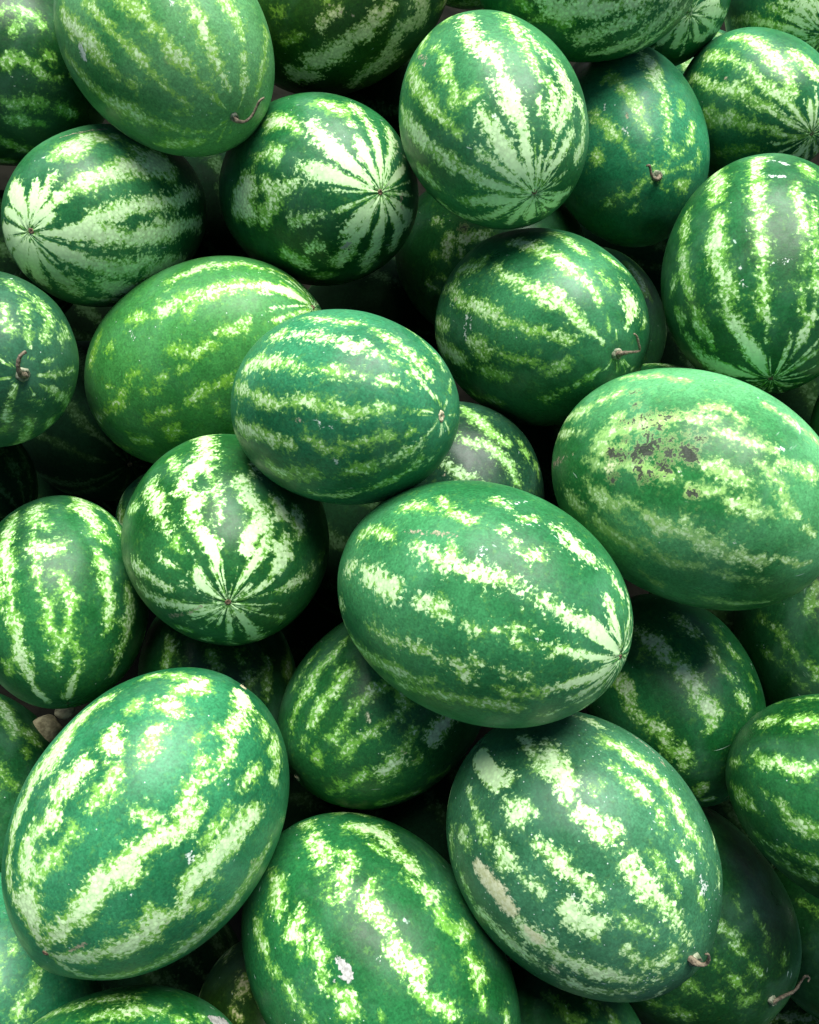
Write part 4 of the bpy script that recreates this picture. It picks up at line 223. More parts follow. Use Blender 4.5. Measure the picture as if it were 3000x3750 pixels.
{"k":"M06","label":"watermelon at the top right, half hidden, white star stripes pointing at the viewer","loc":[0.3576,1.435,0.8402],"q":[0.59215,-0.79869,-0.06374,0.08597],"a":0.1523,"b":0.1122,"tone":1.0,"base":"green","palec":"","point":0,"gen":0,"specks":0.35,"vis":[-0.41,-0.212,-0.887],"strokes":[[80,-1488,-3088,19,-1383,2091,147,-1138,1772,131],[80,-1529,-3067,13,-1481,978,66,-1163,990,135,-1090,794,196],[80,-1536,-2801,18,-1464,227,55,-1165,450,134,-825,496,199],[80,-1524,-2458,18,-1429,-320,66,-1215,3,186,-860,171,136],[80,-1509,-2266,18,-1400,-476,46,-1166,-303,166],[80,-1520,3031,11,-1462,1617,28,-1361,1450,46,-1253,1233,45],[80,-1460,3106,19,-1210,2305,148,-1106,2250,122],[60,-659,3537,185,-395,3547,162,-131,3565,231,131,3537,193,395,3591,156,659,3498,162],[58,-1186,4048,93,-922,4056,135,-659,4053,203,-395,4040,195,-131,4103,241,131,4038,275,395,4062,197,659,4063,130],[57,-1186,4509,76,-922,4489,162,-659,4553,184,-395,4479,164,-131,4502,178,131,4505,167,395,4448,206],[62,-1186,5139,71,-922,5149,154,-659,5156,190,-395,5166,173,-131,5152,204,131,5189,190],[40,-922,5771,150,-659,5708,157,-395,5764,161],[82,-1490,-2571,6,-1422,-2055,13,-1341,-1880,19,-1280,-1816,10],[80,-1477,-2472,6,-1294,-2007,9,-1100,-1915,13,-960,-1883,6],[78,-1476,-2568,6,-1316,-2270,9,-1152,-2202,13,-1033,-2178,6],[74,-1476,-2656,6,-1331,-2534,14,-1185,-2504,21,-1080,-2493,10],[99,-1472,-2740,6,-1300,-2792,13,-1127,-2803,19,-1004,-2808,9],[70,-1479,-2800,6,-1349,-3005,20,-1216,-3058,28,-1122,-3078,14],[83,-1477,-2926,6,-1302,2935,16,-1118,2847,23,-985,2817,11],[78,-1478,-2979,6,-1294,2783,22,-1097,2683,32,-954,2649,16],[92,-1488,-3065,6,-1321,2416,22,-1125,2279,31,-983,2235,15],[87,-1497,-2877,6,-1457,2556,8,-1384,2255,12,-1328,2155,6],[93,-1501,-3021,6,-1402,2062,22,-1253,1854,31,-1143,1794,15],[95,-1511,-3129,6,-1362,1592,22,-1149,1446,32,-996,1406,16],[96,-1516,-2963,6,-1426,1267,10,-1253,1112,14,-1128,1075,7],[72,-1508,-2748,6,-1543,1133,16,-1462,737,23,-1402,692,12],[80,-1513,-2691,6,-1508,275,9,-1389,330,13,-1304,339,7],[91,-1520,-2493,6,-1418,-180,14,-1230,-69,20,-1095,-43,10],[99,-1508,-2499,6,-1461,-830,16,-1337,-561,23,-1245,-496,12],[91,-1504,-2375,6,-1394,-1056,15,-1228,-863,21,-1107,-809,11],[79,-1497,-2368,6,-1369,-1316,22,-1199,-1139,32,-1075,-1087,16],[72,-1494,-2473,6,-1406,-1630,12,-1287,-1424,17,-1199,-1359,8]],"marks":{},"tip":["blossom",-1497,-2713]},
{"k":"M03","label":"dark watermelon with large cream yellow blotches, cut off by the top edge at centre left","loc":[-0.0933,1.2694,0.9187],"q":[0.43329,-0.39971,-0.74942,0.30142],"a":0.1533,"b":0.1128,"tone":0.8,"base":"olive","palec":"cream","point":0,"gen":0,"specks":0.35,"vis":[-0.56,-0.807,-0.186],"strokes":[[80,348,-2652,272,103,-2668,324,-51,-2591,183,-219,-2629,229,-337,-2569,228,-487,-2521,164],[80,95,-2297,119,-23,-2269,158,-97,-2267,118],[10,432,-1910,100,352,-1986,100],[30,-32,-2136,59,-49,-2131,59],[20,464,-2306,102,323,-2305,81],[80,555,-2777,322,419,-2859,221],[80,164,3024,154,-35,-3117,216,-231,-3114,246,-344,-2981,172,-477,-2910,191,-663,-3015,263,-767,-2863,208],[80,-705,-2729,129,-643,-2781,104],[30,-878,3012,149,-971,2472,149],[80,-127,3050,190,-301,3066,189],[57,-1450,3805,28,-1186,3912,79,-922,3808,165,-659,3876,145],[62,-1450,4483,25,-1186,4404,71,-922,4461,151,-659,4477,167,-395,4427,234,-131,4427,244,131,4464,224],[45,-1450,5047,32,-1186,5109,86,-922,5072,155,-659,5055,186,-395,5025,219,-131,5141,242,131,5033,228,395,5062,249,659,5026,127],[38,-1450,5859,21,-1186,5900,88,-922,5944,138,-659,5888,143],[44,-1450,8726,29,-1186,8655,93],[60,-1450,9313,26,-1186,9296,95]],"marks":{"tan":[[50,-27,-2150,16,-95,-2274,18,-169,-2399,20]]}},
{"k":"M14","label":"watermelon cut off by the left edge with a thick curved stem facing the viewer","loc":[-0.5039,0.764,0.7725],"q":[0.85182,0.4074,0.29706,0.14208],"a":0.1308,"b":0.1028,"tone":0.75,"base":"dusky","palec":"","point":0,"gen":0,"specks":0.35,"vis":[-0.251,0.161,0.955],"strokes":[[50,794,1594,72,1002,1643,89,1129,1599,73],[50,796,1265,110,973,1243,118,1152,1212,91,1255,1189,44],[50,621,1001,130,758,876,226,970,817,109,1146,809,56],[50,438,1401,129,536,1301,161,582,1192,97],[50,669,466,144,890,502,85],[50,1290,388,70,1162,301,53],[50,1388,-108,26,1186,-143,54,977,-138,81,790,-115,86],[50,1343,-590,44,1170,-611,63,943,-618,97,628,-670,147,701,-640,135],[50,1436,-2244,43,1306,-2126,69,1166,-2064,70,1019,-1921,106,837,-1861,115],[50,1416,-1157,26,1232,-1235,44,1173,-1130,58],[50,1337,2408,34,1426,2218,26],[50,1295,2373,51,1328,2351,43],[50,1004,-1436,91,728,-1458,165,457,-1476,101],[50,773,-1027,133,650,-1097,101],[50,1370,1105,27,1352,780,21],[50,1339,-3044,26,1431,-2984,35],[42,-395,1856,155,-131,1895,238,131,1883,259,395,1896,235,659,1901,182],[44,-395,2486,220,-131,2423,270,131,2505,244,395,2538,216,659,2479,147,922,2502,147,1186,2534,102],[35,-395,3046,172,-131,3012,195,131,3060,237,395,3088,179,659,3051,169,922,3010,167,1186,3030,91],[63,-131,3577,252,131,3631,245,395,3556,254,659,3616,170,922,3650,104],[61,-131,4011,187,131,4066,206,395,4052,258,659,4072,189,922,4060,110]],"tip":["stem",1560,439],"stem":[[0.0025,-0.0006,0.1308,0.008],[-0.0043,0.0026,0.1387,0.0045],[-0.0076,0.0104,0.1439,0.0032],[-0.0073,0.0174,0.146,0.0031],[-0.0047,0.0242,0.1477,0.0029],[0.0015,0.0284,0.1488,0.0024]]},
{"k":"M27","label":"large bluish watermelon at lower right with separate white blotches, tan patch and curled stem","loc":[0.1864,0.2407,0.5817],"q":[0.47328,0.79306,0.19653,0.32931],"a":0.1627,"b":0.1319,"tone":1.05,"base":"dusky","palec":"","point":0,"gen":0,"specks":1.0,"vis":[0.07,0.949,-0.306],"strokes":[[80,-1346,1791,224,-1134,1729,259,-982,1669,274,-916,1583,166],[60,-1066,891,120,-931,1059,133,-822,1161,129,-729,1217,109],[80,-779,1000,231,-663,1104,297,-576,1185,270,-507,1268,158],[80,-868,837,125,-828,891,122],[80,-644,244,208,-578,297,90],[80,-789,1724,161,-690,1648,233,-672,1713,209,-615,1723,110],[40,-430,1076,124,-423,1016,89],[50,-479,561,198,-394,535,200,-322,564,232,-208,546,199,-129,587,165,-51,598,197,36,631,196],[60,-379,801,146,-303,828,167,-194,807,198,-134,839,122],[50,-30,851,124,32,905,145,86,934,96],[60,79,690,194,176,715,227,277,715,195,361,737,162],[80,-384,1313,193,-288,1294,282,-201,1299,230,-146,1309,89],[80,-464,1733,157,-394,1679,156,-306,1689,192,-214,1692,173,-128,1656,154,-41,1654,120,16,1661,45],[80,3,1328,197,85,1351,266,185,1357,263,300,1352,158,377,1347,129,509,1373,98,604,1404,63,703,1428,46],[40,74,1159,77,147,1165,79,200,1179,35],[80,227,949,150,309,975,231,386,1009,131],[40,146,939,97,165,947,63],[30,293,1179,55,364,1206,46],[90,-81,1888,188,0,1877,227,88,1844,247,116,1769,127],[50,129,1862,86,151,1890,69],[50,166,1639,86,264,1642,104,346,1604,46,426,1590,18],[70,352,1795,109,433,1806,115,530,1795,136,615,1722,137,592,1599,154],[40,624,1632,62,693,1576,54],[85,44,2269,168,135,2253,201,221,2197,224,284,2143,162,365,2133,226,463,2088,178,575,1996,80,698,1873,55],[85,346,2453,194,453,2406,161,549,2273,128,661,2113,128,713,1890,69,745,1647,41],[80,893,2343,71,889,2015,70],[80,190,2503,129,246,2471,84],[80,-580,2026,171,-503,2051,192,-451,2032,123],[50,-865,2166,99,-751,2127,118,-674,2127,61],[60,-789,2482,200,-733,2458,132],[80,-356,2014,119,-295,1981,138,-233,1970,98],[60,-874,2759,89,-797,2876,75,-640,2799,74,-483,2713,87,-365,2724,58],[90,-276,2677,133,-159,2619,164,-34,2581,196,67,2520,194,161,2483,129],[100,-141,2302,194,-53,2290,309,20,2262,249],[80,-1113,-2968,93,-986,-3094,77],[60,-1112,2261,83,-971,2191,109,-862,2139,98],[40,503,1050,61,596,1097,64],[80,470,780,34,500,811,34],[80,455,197,45,515,452,44],[80,661,618,43,687,685,43]],"marks":{"cream":[[50,-572,2380,129,-504,2354,200,-412,2322,216,-334,2310,214,-265,2296,187],[50,-112,2284,94,-19,2263,141],[50,187,2431,73,221,2426,56]],"tan":[[50,-302,102,24,-145,243,30,-72,348,24]],"chalk":[[50,221,1049,34,238,1037,31],[50,462,931,82,541,1004,69,535,889,56],[50,-124,1804,31,-75,1785,25],[50,-308,1017,35,-298,1014,28]]},"tip":["stem",842,1491],"stem":[[0.0056,0.0929,0.1153,0.0071],[0.0067,0.0979,0.1185,0.0052],[0.0092,0.0998,0.1238,0.0037],[0.0132,0.0984,0.1279,0.0031],[0.0187,0.1032,0.1245,0.0024],[0.0219,0.1106,0.1174,0.0018],[0.0203,0.115,0.1133,0.0014]]},
{"k":"M26","label":"dark green watermelon at the lower right edge with lime yellow horizontal flecks","loc":[0.4886,0.286,0.5943],"q":[0.44333,-0.8139,-0.17963,0.32978],"a":0.1422,"b":0.1132,"tone":0.75,"base":"green","palec":"","point":0,"gen":0,"specks":0.35,"vis":[-0.765,-0.611,-0.203],"strokes":[[45,866,-2059,126,716,-1997,148],[45,529,-1983,144,432,-1947,213,351,-1888,191],[45,846,-1485,64,662,-1525,63],[45,585,-1459,79,506,-1455,78],[45,1013,-2860,88,840,-2694,57],[55,712,-2520,87,572,-2521,135,458,-2473,166,335,-2452,180,234,-2407,162,164,-2346,146],[45,848,-3132,95,718,-3118,187,566,-3054,132,522,-3071,70],[55,336,-2823,78,240,-2866,117,188,-2914,153,97,-2875,191,7,-2855,103],[45,118,-2794,71,90,-2806,71],[45,476,-2829,35,447,-2815,26],[45,502,2836,62,378,2903,122,272,2953,86,159,3065,72,35,3071,72,-55,3096,89],[45,157,2752,90,66,2775,149,-41,2861,146],[45,382,2683,37,269,2742,46,130,2848,45],[45,639,-3126,86,577,-3098,66],[41,-1450,2563,27,-1186,2570,99,-922,2512,150,-659,2600,194,-395,2551,252],[32,-1450,3232,24,-1186,3153,92,-922,3235,102,-659,3202,169,-395,3256,213],[45,-1450,3841,23,-1186,3842,96,-922,3878,111,-659,3926,203,-395,3855,184,-131,3830,170],[62,-1450,4340,30,-1186,4349,98,-922,4413,139,-659,4416,187,-395,4352,178,-131,4404,175,131,4398,223],[53,-1450,5170,32,-1186,5128,89,-922,5139,104,-659,5064,210,-395,5153,197,-131,5081,169,131,5145,195,395,5127,192],[31,-1450,5722,31,-1186,5696,91,-922,5714,140],[43,-1450,8332,30,-1186,8307,92,-922,8292,145,-659,8302,183]]},
{"k":"M28","label":"dark watermelon at the bottom centre with jagged mint stripes and a white splatter","loc":[-0.033,0.1381,0.4844],"q":[0.66444,-0.66472,-0.24147,0.24157],"a":0.1808,"b":0.1298,"tone":0.85,"base":"green","palec":"","point":0,"gen":0,"specks":0.35,"vis":[-0.054,-0.993,-0.109],"strokes":[[58,1095,-1133,171,880,-1263,192,813,-1395,155,666,-1382,220,610,-1483,173],[58,605,-1270,86,551,-1217,132,472,-1279,138,452,-1413,225,374,-1464,183,340,-1551,103],[58,322,-1249,99,270,-1380,227,179,-1387,241,91,-1392,175,19,-1379,79],[30,449,-1558,105,400,-1625,69],[58,-8,-1442,94,-74,-1454,188,-138,-1449,203,-219,-1430,202,-258,-1377,145,-290,-1464,171,-316,-1542,92,-391,-1463,169,-463,-1406,170,-539,-1399,125],[58,958,-593,131,919,-346,199,808,-453,164],[58,737,-875,190,656,-841,252,583,-739,284,465,-770,250,397,-828,225,318,-831,250,253,-853,213,211,-812,109],[40,490,-992,123,431,-979,122],[58,181,-972,111,119,-944,134,44,-869,214,21,-989,65],[40,9,-835,126,-33,-810,103],[35,-62,-946,172,-150,-989,124,-212,-904,146,-237,-796,159,-274,-925,76],[50,-368,-936,157,-425,-939,178,-489,-920,162,-512,-1043,74],[30,-578,-997,67,-633,-1031,88],[58,-758,-755,116,-806,-756,87],[58,812,-2014,102,711,-1944,219,633,-2044,187,571,-2022,128,529,-2077,114],[58,443,-1868,97,412,-1934,115,405,-2058,181,320,-1985,160,281,-1881,96,234,-1947,172,164,-1918,136,133,-2004,158,73,-2039,140],[30,273,-2051,113,261,-2084,76],[58,-22,-1998,139,-91,-1965,178,-120,-2055,133,-166,-1994,107],[30,-275,-1850,76,-292,-1855,61],[40,196,-2309,67,127,-2332,132,54,-2324,148,-11,-2333,127],[40,590,-2388,150,514,-2386,143,420,-2360,105,349,-2384,77,296,-2354,89],[35,-1450,-81,19,-1186,-102,104],[32,-1450,3142,24,-1186,3172,70,-922,3092,129,-659,3083,128,-395,3169,202,-131,3100,232],[56,-1450,3849,27,-1186,3868,100,-922,3831,111,-659,3876,166,-395,3879,245,-131,3896,209],[61,-1450,4506,32,-1186,4555,88,-922,4458,137,-659,4477,151],[58,-1450,5152,20,-1186,5103,79,-922,5129,151],[60,-1450,5693,20,-1186,5682,84,-922,5608,114]],"marks":{"splat":[[50,95,-1845,63,56,-1840,94,8,-1846,125,-15,-1857,95],[50,14,-1905,48,-4,-1909,38],[50,40,-1974,40,29,-1957,40]],"chalk":[[50,-44,-1608,22,-74,-1610,22]]}},
{"k":"M21","label":"watermelon at the left edge below the dark gap, with vertical mottled pale stripes","loc":[-0.4278,0.5358,0.5875],"q":[0.74146,-0.66294,-0.07731,0.06912],"a":0.133,"b":0.1057,"tone":0.85,"base":"green","palec":"","point":0,"gen":0,"specks":0.35,"vis":[0.263,-0.882,-0.39],"strokes":[[55,772,-1938,137,460,-1899,232,272,-1893,227,99,-1855,168,-59,-1821,179,-202,-1821,178,-335,-1853,177,-489,-1825,152,-636,-1901,138,-790,-1940,228,-930,-1964,192,-1039,-2051,117,-1200,-2176,116,-1343,-2474,99],[55,776,-1561,236,518,-1554,167,426,-1396,150],[65,336,-1573,128,186,-1515,211,165,-1350,240,226,-1264,126],[55,103,-1500,141,61,-1534,100],[55,-16,-1521,125,-146,-1514,107,-279,-1462,106,-382,-1407,106],[40,-66,-1346,94,-101,-1252,108,-228,-1260,107,-301,-1181,107,-416,-1186,125,-541,-1208,142,-638,-1250,160],[40,-467,-1436,124,-593,-1439,142,-679,-1293,160,-717,-1128,107,-842,-1069,90,-959,-1046,93,-1192,-1164,119,-1375,-1258,126],[40,-765,-1346,89,-852,-1433,107,-957,-1409,71],[55,-260,-1957,130,-78,-1942,134],[55,1095,-731,179,649,-908,275,505,-827,245,351,-853,159,291,-748,177],[55,136,-859,132,13,-819,197,-115,-752,173,-259,-751,166,-369,-719,167,-405,-735,164,-547,-725,124,-636,-744,51],[55,830,-731,105,785,-439,125,558,-435,105,406,-429,105],[55,-172,-461,114,-311,-414,173,-344,-405,172,-520,-390,141,-653,-361,145,-814,-340,89,-975,-187,67],[20,-762,-2207,150,-834,-2292,160],[55,-410,273,53,-514,261,35],[57,-395,3725,171,-131,3840,211,131,3828,201,395,3813,224]]},
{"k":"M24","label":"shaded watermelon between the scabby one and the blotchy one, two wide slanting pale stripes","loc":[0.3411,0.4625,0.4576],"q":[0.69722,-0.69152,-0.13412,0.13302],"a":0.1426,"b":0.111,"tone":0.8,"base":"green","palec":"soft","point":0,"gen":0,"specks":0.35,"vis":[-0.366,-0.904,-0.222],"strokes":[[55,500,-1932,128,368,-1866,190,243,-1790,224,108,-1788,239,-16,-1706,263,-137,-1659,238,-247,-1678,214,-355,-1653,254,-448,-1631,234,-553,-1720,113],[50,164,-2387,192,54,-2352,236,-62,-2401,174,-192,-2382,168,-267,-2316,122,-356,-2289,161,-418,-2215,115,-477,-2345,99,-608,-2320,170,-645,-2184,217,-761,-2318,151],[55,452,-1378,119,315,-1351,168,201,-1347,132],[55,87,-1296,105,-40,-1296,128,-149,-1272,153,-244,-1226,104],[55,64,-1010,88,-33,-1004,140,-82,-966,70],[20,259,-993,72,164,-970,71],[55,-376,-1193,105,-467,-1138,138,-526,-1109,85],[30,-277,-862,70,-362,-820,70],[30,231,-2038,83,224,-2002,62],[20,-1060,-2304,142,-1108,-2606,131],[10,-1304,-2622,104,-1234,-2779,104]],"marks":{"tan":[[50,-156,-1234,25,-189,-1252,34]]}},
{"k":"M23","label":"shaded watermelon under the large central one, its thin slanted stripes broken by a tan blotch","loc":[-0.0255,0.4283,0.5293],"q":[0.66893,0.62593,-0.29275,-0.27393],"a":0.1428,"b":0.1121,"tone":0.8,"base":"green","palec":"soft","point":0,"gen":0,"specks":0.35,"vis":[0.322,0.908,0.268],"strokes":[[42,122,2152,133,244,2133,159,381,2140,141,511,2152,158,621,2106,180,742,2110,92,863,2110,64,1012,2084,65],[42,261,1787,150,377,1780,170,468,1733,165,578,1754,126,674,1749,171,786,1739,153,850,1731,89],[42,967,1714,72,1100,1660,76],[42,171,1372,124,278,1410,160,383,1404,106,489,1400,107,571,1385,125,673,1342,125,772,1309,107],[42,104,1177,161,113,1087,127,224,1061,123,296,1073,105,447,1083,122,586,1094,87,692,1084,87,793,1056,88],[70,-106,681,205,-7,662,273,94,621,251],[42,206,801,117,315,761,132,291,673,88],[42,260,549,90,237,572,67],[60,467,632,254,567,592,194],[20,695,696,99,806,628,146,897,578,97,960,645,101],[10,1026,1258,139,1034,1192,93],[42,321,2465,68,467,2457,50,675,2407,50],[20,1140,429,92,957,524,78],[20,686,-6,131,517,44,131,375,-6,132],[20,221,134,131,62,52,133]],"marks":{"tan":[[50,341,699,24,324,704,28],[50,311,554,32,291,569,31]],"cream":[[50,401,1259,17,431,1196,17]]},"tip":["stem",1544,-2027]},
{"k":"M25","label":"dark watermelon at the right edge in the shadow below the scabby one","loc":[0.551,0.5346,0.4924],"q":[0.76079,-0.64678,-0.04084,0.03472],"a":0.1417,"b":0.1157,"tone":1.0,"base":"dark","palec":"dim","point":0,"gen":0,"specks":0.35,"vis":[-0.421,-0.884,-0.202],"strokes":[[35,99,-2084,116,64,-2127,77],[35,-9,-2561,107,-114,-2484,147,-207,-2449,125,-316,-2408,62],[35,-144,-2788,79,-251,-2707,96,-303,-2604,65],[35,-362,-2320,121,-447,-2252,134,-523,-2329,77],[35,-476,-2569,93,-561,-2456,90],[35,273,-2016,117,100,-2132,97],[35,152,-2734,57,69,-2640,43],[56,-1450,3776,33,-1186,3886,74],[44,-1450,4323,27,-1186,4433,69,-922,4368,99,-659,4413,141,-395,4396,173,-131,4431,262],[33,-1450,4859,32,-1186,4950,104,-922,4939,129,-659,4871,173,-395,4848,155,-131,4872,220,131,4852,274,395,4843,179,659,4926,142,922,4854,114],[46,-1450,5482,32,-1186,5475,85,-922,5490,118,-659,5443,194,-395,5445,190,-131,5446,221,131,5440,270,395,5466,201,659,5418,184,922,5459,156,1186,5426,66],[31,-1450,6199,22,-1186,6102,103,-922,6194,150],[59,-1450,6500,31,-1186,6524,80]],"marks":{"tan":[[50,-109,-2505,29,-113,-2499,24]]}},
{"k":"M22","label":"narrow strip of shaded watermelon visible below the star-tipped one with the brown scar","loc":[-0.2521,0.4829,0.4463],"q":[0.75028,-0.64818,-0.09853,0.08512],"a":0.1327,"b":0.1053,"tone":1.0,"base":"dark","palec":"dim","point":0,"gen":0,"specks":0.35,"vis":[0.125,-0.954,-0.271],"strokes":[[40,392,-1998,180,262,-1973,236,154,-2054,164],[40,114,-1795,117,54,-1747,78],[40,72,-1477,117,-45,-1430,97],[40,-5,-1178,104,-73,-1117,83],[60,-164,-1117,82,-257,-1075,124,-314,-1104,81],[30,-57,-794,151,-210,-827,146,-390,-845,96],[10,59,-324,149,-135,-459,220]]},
{"k":"M20","label":"shaded watermelon peeking out right of the smooth middle one, with two curved mint stripes","loc":[0.064,0.6663,0.6373],"q":[0.64551,-0.72493,-0.15987,0.17953],"a":0.1193,"b":0.1016,"tone":0.45,"base":"dusky","palec":"dim","point":0,"gen":0,"specks":0.35,"vis":[-0.346,-0.765,-0.543],"strokes":[[42,395,-1270,130,199,-1264,206,5,-1275,213,-97,-1210,217,-207,-1143,143],[60,-25,-1622,104,-144,-1554,105,-171,-1399,132,-285,-1338,167,-404,-1293,164,-517,-1229,148,-658,-1181,92],[90,-212,-1945,83,-359,-1903,140,-461,-1776,85],[20,-203,-857,86,-381,-855,85],[10,-402,-626,69,-526,-601,69]],"marks":{"tan":[[50,-237,-1987,46,-286,-2052,46]]}},  # low tone and dull stripes paint in shade that nothing above it casts
{"k":"M32","label":"top of a watermelon cut off by the bottom edge below the biggest one","loc":[-0.2968,0.0209,0.4839],"q":[0.64465,-0.32414,-0.5903,0.3618],"a":0.1356,"b":0.0984,"tone":1.0,"base":"green","palec":"","point":0,"gen":0,"specks":0.35,"vis":[0.506,-0.849,-0.155],"strokes":[[50,794,300,180,605,60,177,451,-43,147],[50,406,-78,117,292,-24,147,170,-29,147,26,-40,118,-93,-48,88],[50,232,-362,87,146,-318,132,58,-286,154,-63,-243,223,-189,-225,177,-294,-194,136],[50,-418,-283,120,-519,-253,83],[50,-589,-114,102,-646,-86,80],[35,-1450,3542,29,-1186,3620,103,-922,3584,156,-659,3559,156,-395,3569,214,-131,3613,207],[55,-1450,4257,31,-1186,4317,67,-922,4209,107,-659,4241,161,-395,4272,152,-131,4312,237,131,4266,276,395,4253,180,659,4291,203,922,4288,159,1186,4216,101,1450,4234,28],[30,-1450,4679,32,-1186,4658,104,-922,4677,163,-659,4676,162,-395,4715,179,-131,4714,192,131,4662,248,395,4663,230,659,4637,144,922,4630,158,1186,4715,95,1450,4726,19],[41,-1450,5337,19,-1186,5333,61,-922,5424,113,-659,5382,187,-395,5359,203,-131,5395,268,131,5374,195,395,5421,210,659,5385,208,922,5422,137,1186,5382,102,1450,5417,21],[30,-1450,5928,23,-1186,5984,94,-922,6008,146],[30,922,5975,114,1186,5944,91,1450,5927,21],[62,-1450,6322,31,-1186,6363,62],[62,1186,6312,78,1450,6345,33],[31,-1450,6965,27,-1186,6995,101]],"marks":{"splat":[[50,-703,-28,101,-767,15,149,-847,156,133]]}},
{"k":"M31","label":"watermelon in the bottom left corner, partly under the pointed tip of the biggest one","loc":[-0.4786,0.1304,0.3831],"q":[0.67796,-0.66408,-0.22518,0.22057],"a":0.1329,"b":0.1039,"tone":1.0,"base":"blue","palec":"","point":0,"gen":0,"specks":0.35,"vis":[0.236,-0.933,-0.272],"strokes":[[50,-199,-926,89,-286,-1028,106,-381,-1133,88,-442,-1279,104,-498,-1371,103],[50,-135,-1346,87,-208,-1371,52],[50,-523,-1230,69,-553,-1228,52],[30,7,-1251,70,-44,-1296,70],[50,25,-1105,37,8,-1165,36],[45,-1450,3638,27,-1186,3651,94,-922,3673,111,-659,3670,149,-395,3614,160,-131,3649,160,131,3700,254,395,3610,205,659,3659,164,922,3616,164],[33,-1450,4088,22,-1186,4154,97,-922,4155,115,-659,4093,177,-395,4143,225,-131,4159,249,131,4119,241,395,4149,168,659,4175,177,922,4134,145,1186,4143,63],[37,-1450,4620,30,-1186,4661,68,-922,4652,110,-659,4694,164],[37,-131,4689,213,131,4673,277,395,4690,194,659,4651,207,922,4679,146,1186,4623,79],[54,-1450,5310,21,-1186,5241,67,-922,5282,132],[54,922,5291,155,1186,5314,89],[30,-1450,5751,32,-1186,5751,60],[33,-1450,6452,28,-1186,6419,73],[42,-1450,7080,22,-1186,7041,84],[39,-1450,8819,26,-1186,8817,94],[41,-1450,9161,28,-1186,9196,75,-922,9228,126]]},
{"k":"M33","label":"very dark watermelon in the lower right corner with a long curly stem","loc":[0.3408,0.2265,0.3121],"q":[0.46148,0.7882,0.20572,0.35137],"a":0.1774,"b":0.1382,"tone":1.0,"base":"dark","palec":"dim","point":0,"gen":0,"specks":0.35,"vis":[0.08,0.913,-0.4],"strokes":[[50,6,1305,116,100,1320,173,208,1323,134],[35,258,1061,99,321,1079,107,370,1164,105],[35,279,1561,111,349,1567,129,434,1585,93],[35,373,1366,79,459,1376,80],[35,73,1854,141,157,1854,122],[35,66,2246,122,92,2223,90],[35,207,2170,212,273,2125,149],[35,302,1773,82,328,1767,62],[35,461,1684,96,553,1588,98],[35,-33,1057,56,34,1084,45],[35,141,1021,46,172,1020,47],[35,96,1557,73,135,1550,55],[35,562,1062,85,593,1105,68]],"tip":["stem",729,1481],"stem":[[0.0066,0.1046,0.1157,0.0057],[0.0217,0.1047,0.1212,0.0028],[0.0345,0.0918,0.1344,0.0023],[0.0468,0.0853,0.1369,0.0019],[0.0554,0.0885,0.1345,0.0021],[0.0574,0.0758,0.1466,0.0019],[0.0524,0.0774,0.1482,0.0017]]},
{"k":"M34","label":"dark watermelon at the bottom edge just under the large blotchy one","loc":[0.1737,0.0568,0.3535],"q":[0.50884,-0.8102,-0.15475,0.2464],"a":0.1172,"b":0.1046,"tone":1.0,"base":"dark","palec":"dim","point":0,"gen":0,"specks":0.35,"vis":[-0.371,-0.873,-0.316],"strokes":[[20,52,-1611,95,-88,-1594,112,-207,-1531,75],[20,-110,-1290,141,-160,-1293,93],[20,-226,-1125,109,-329,-1153,104],[20,169,-1632,57,125,-1630,57],[41,-1450,3037,20,-1186,2923,80,-922,3032,155,-659,3032,203,-395,2943,256,-131,2966,158,131,2928,162,395,2993,211,659,2935,190],[56,-1450,3718,33,-1186,3628,63,-922,3686,107,-659,3692,159,-395,3616,222,-131,3702,214,131,3616,166,395,3635,241],[39,-1450,4311,31,-1186,4271,75,-922,4266,134,-659,4265,203,-395,4294,166,-131,4362,164],[57,-1450,5000,23,-1186,5044,72,-922,5021,156,-659,5004,196],[37,-1450,5756,25,-1186,5684,80,-922,5714,119,-659,5689,149],[63,-1450,6455,31,-1186,6411,101,-922,6392,154],[54,-1450,7162,22,-1186,7136,91],[53,-1450,7656,32,-1186,7744,85],[47,-1450,8444,23,-1186,8401,61]]},
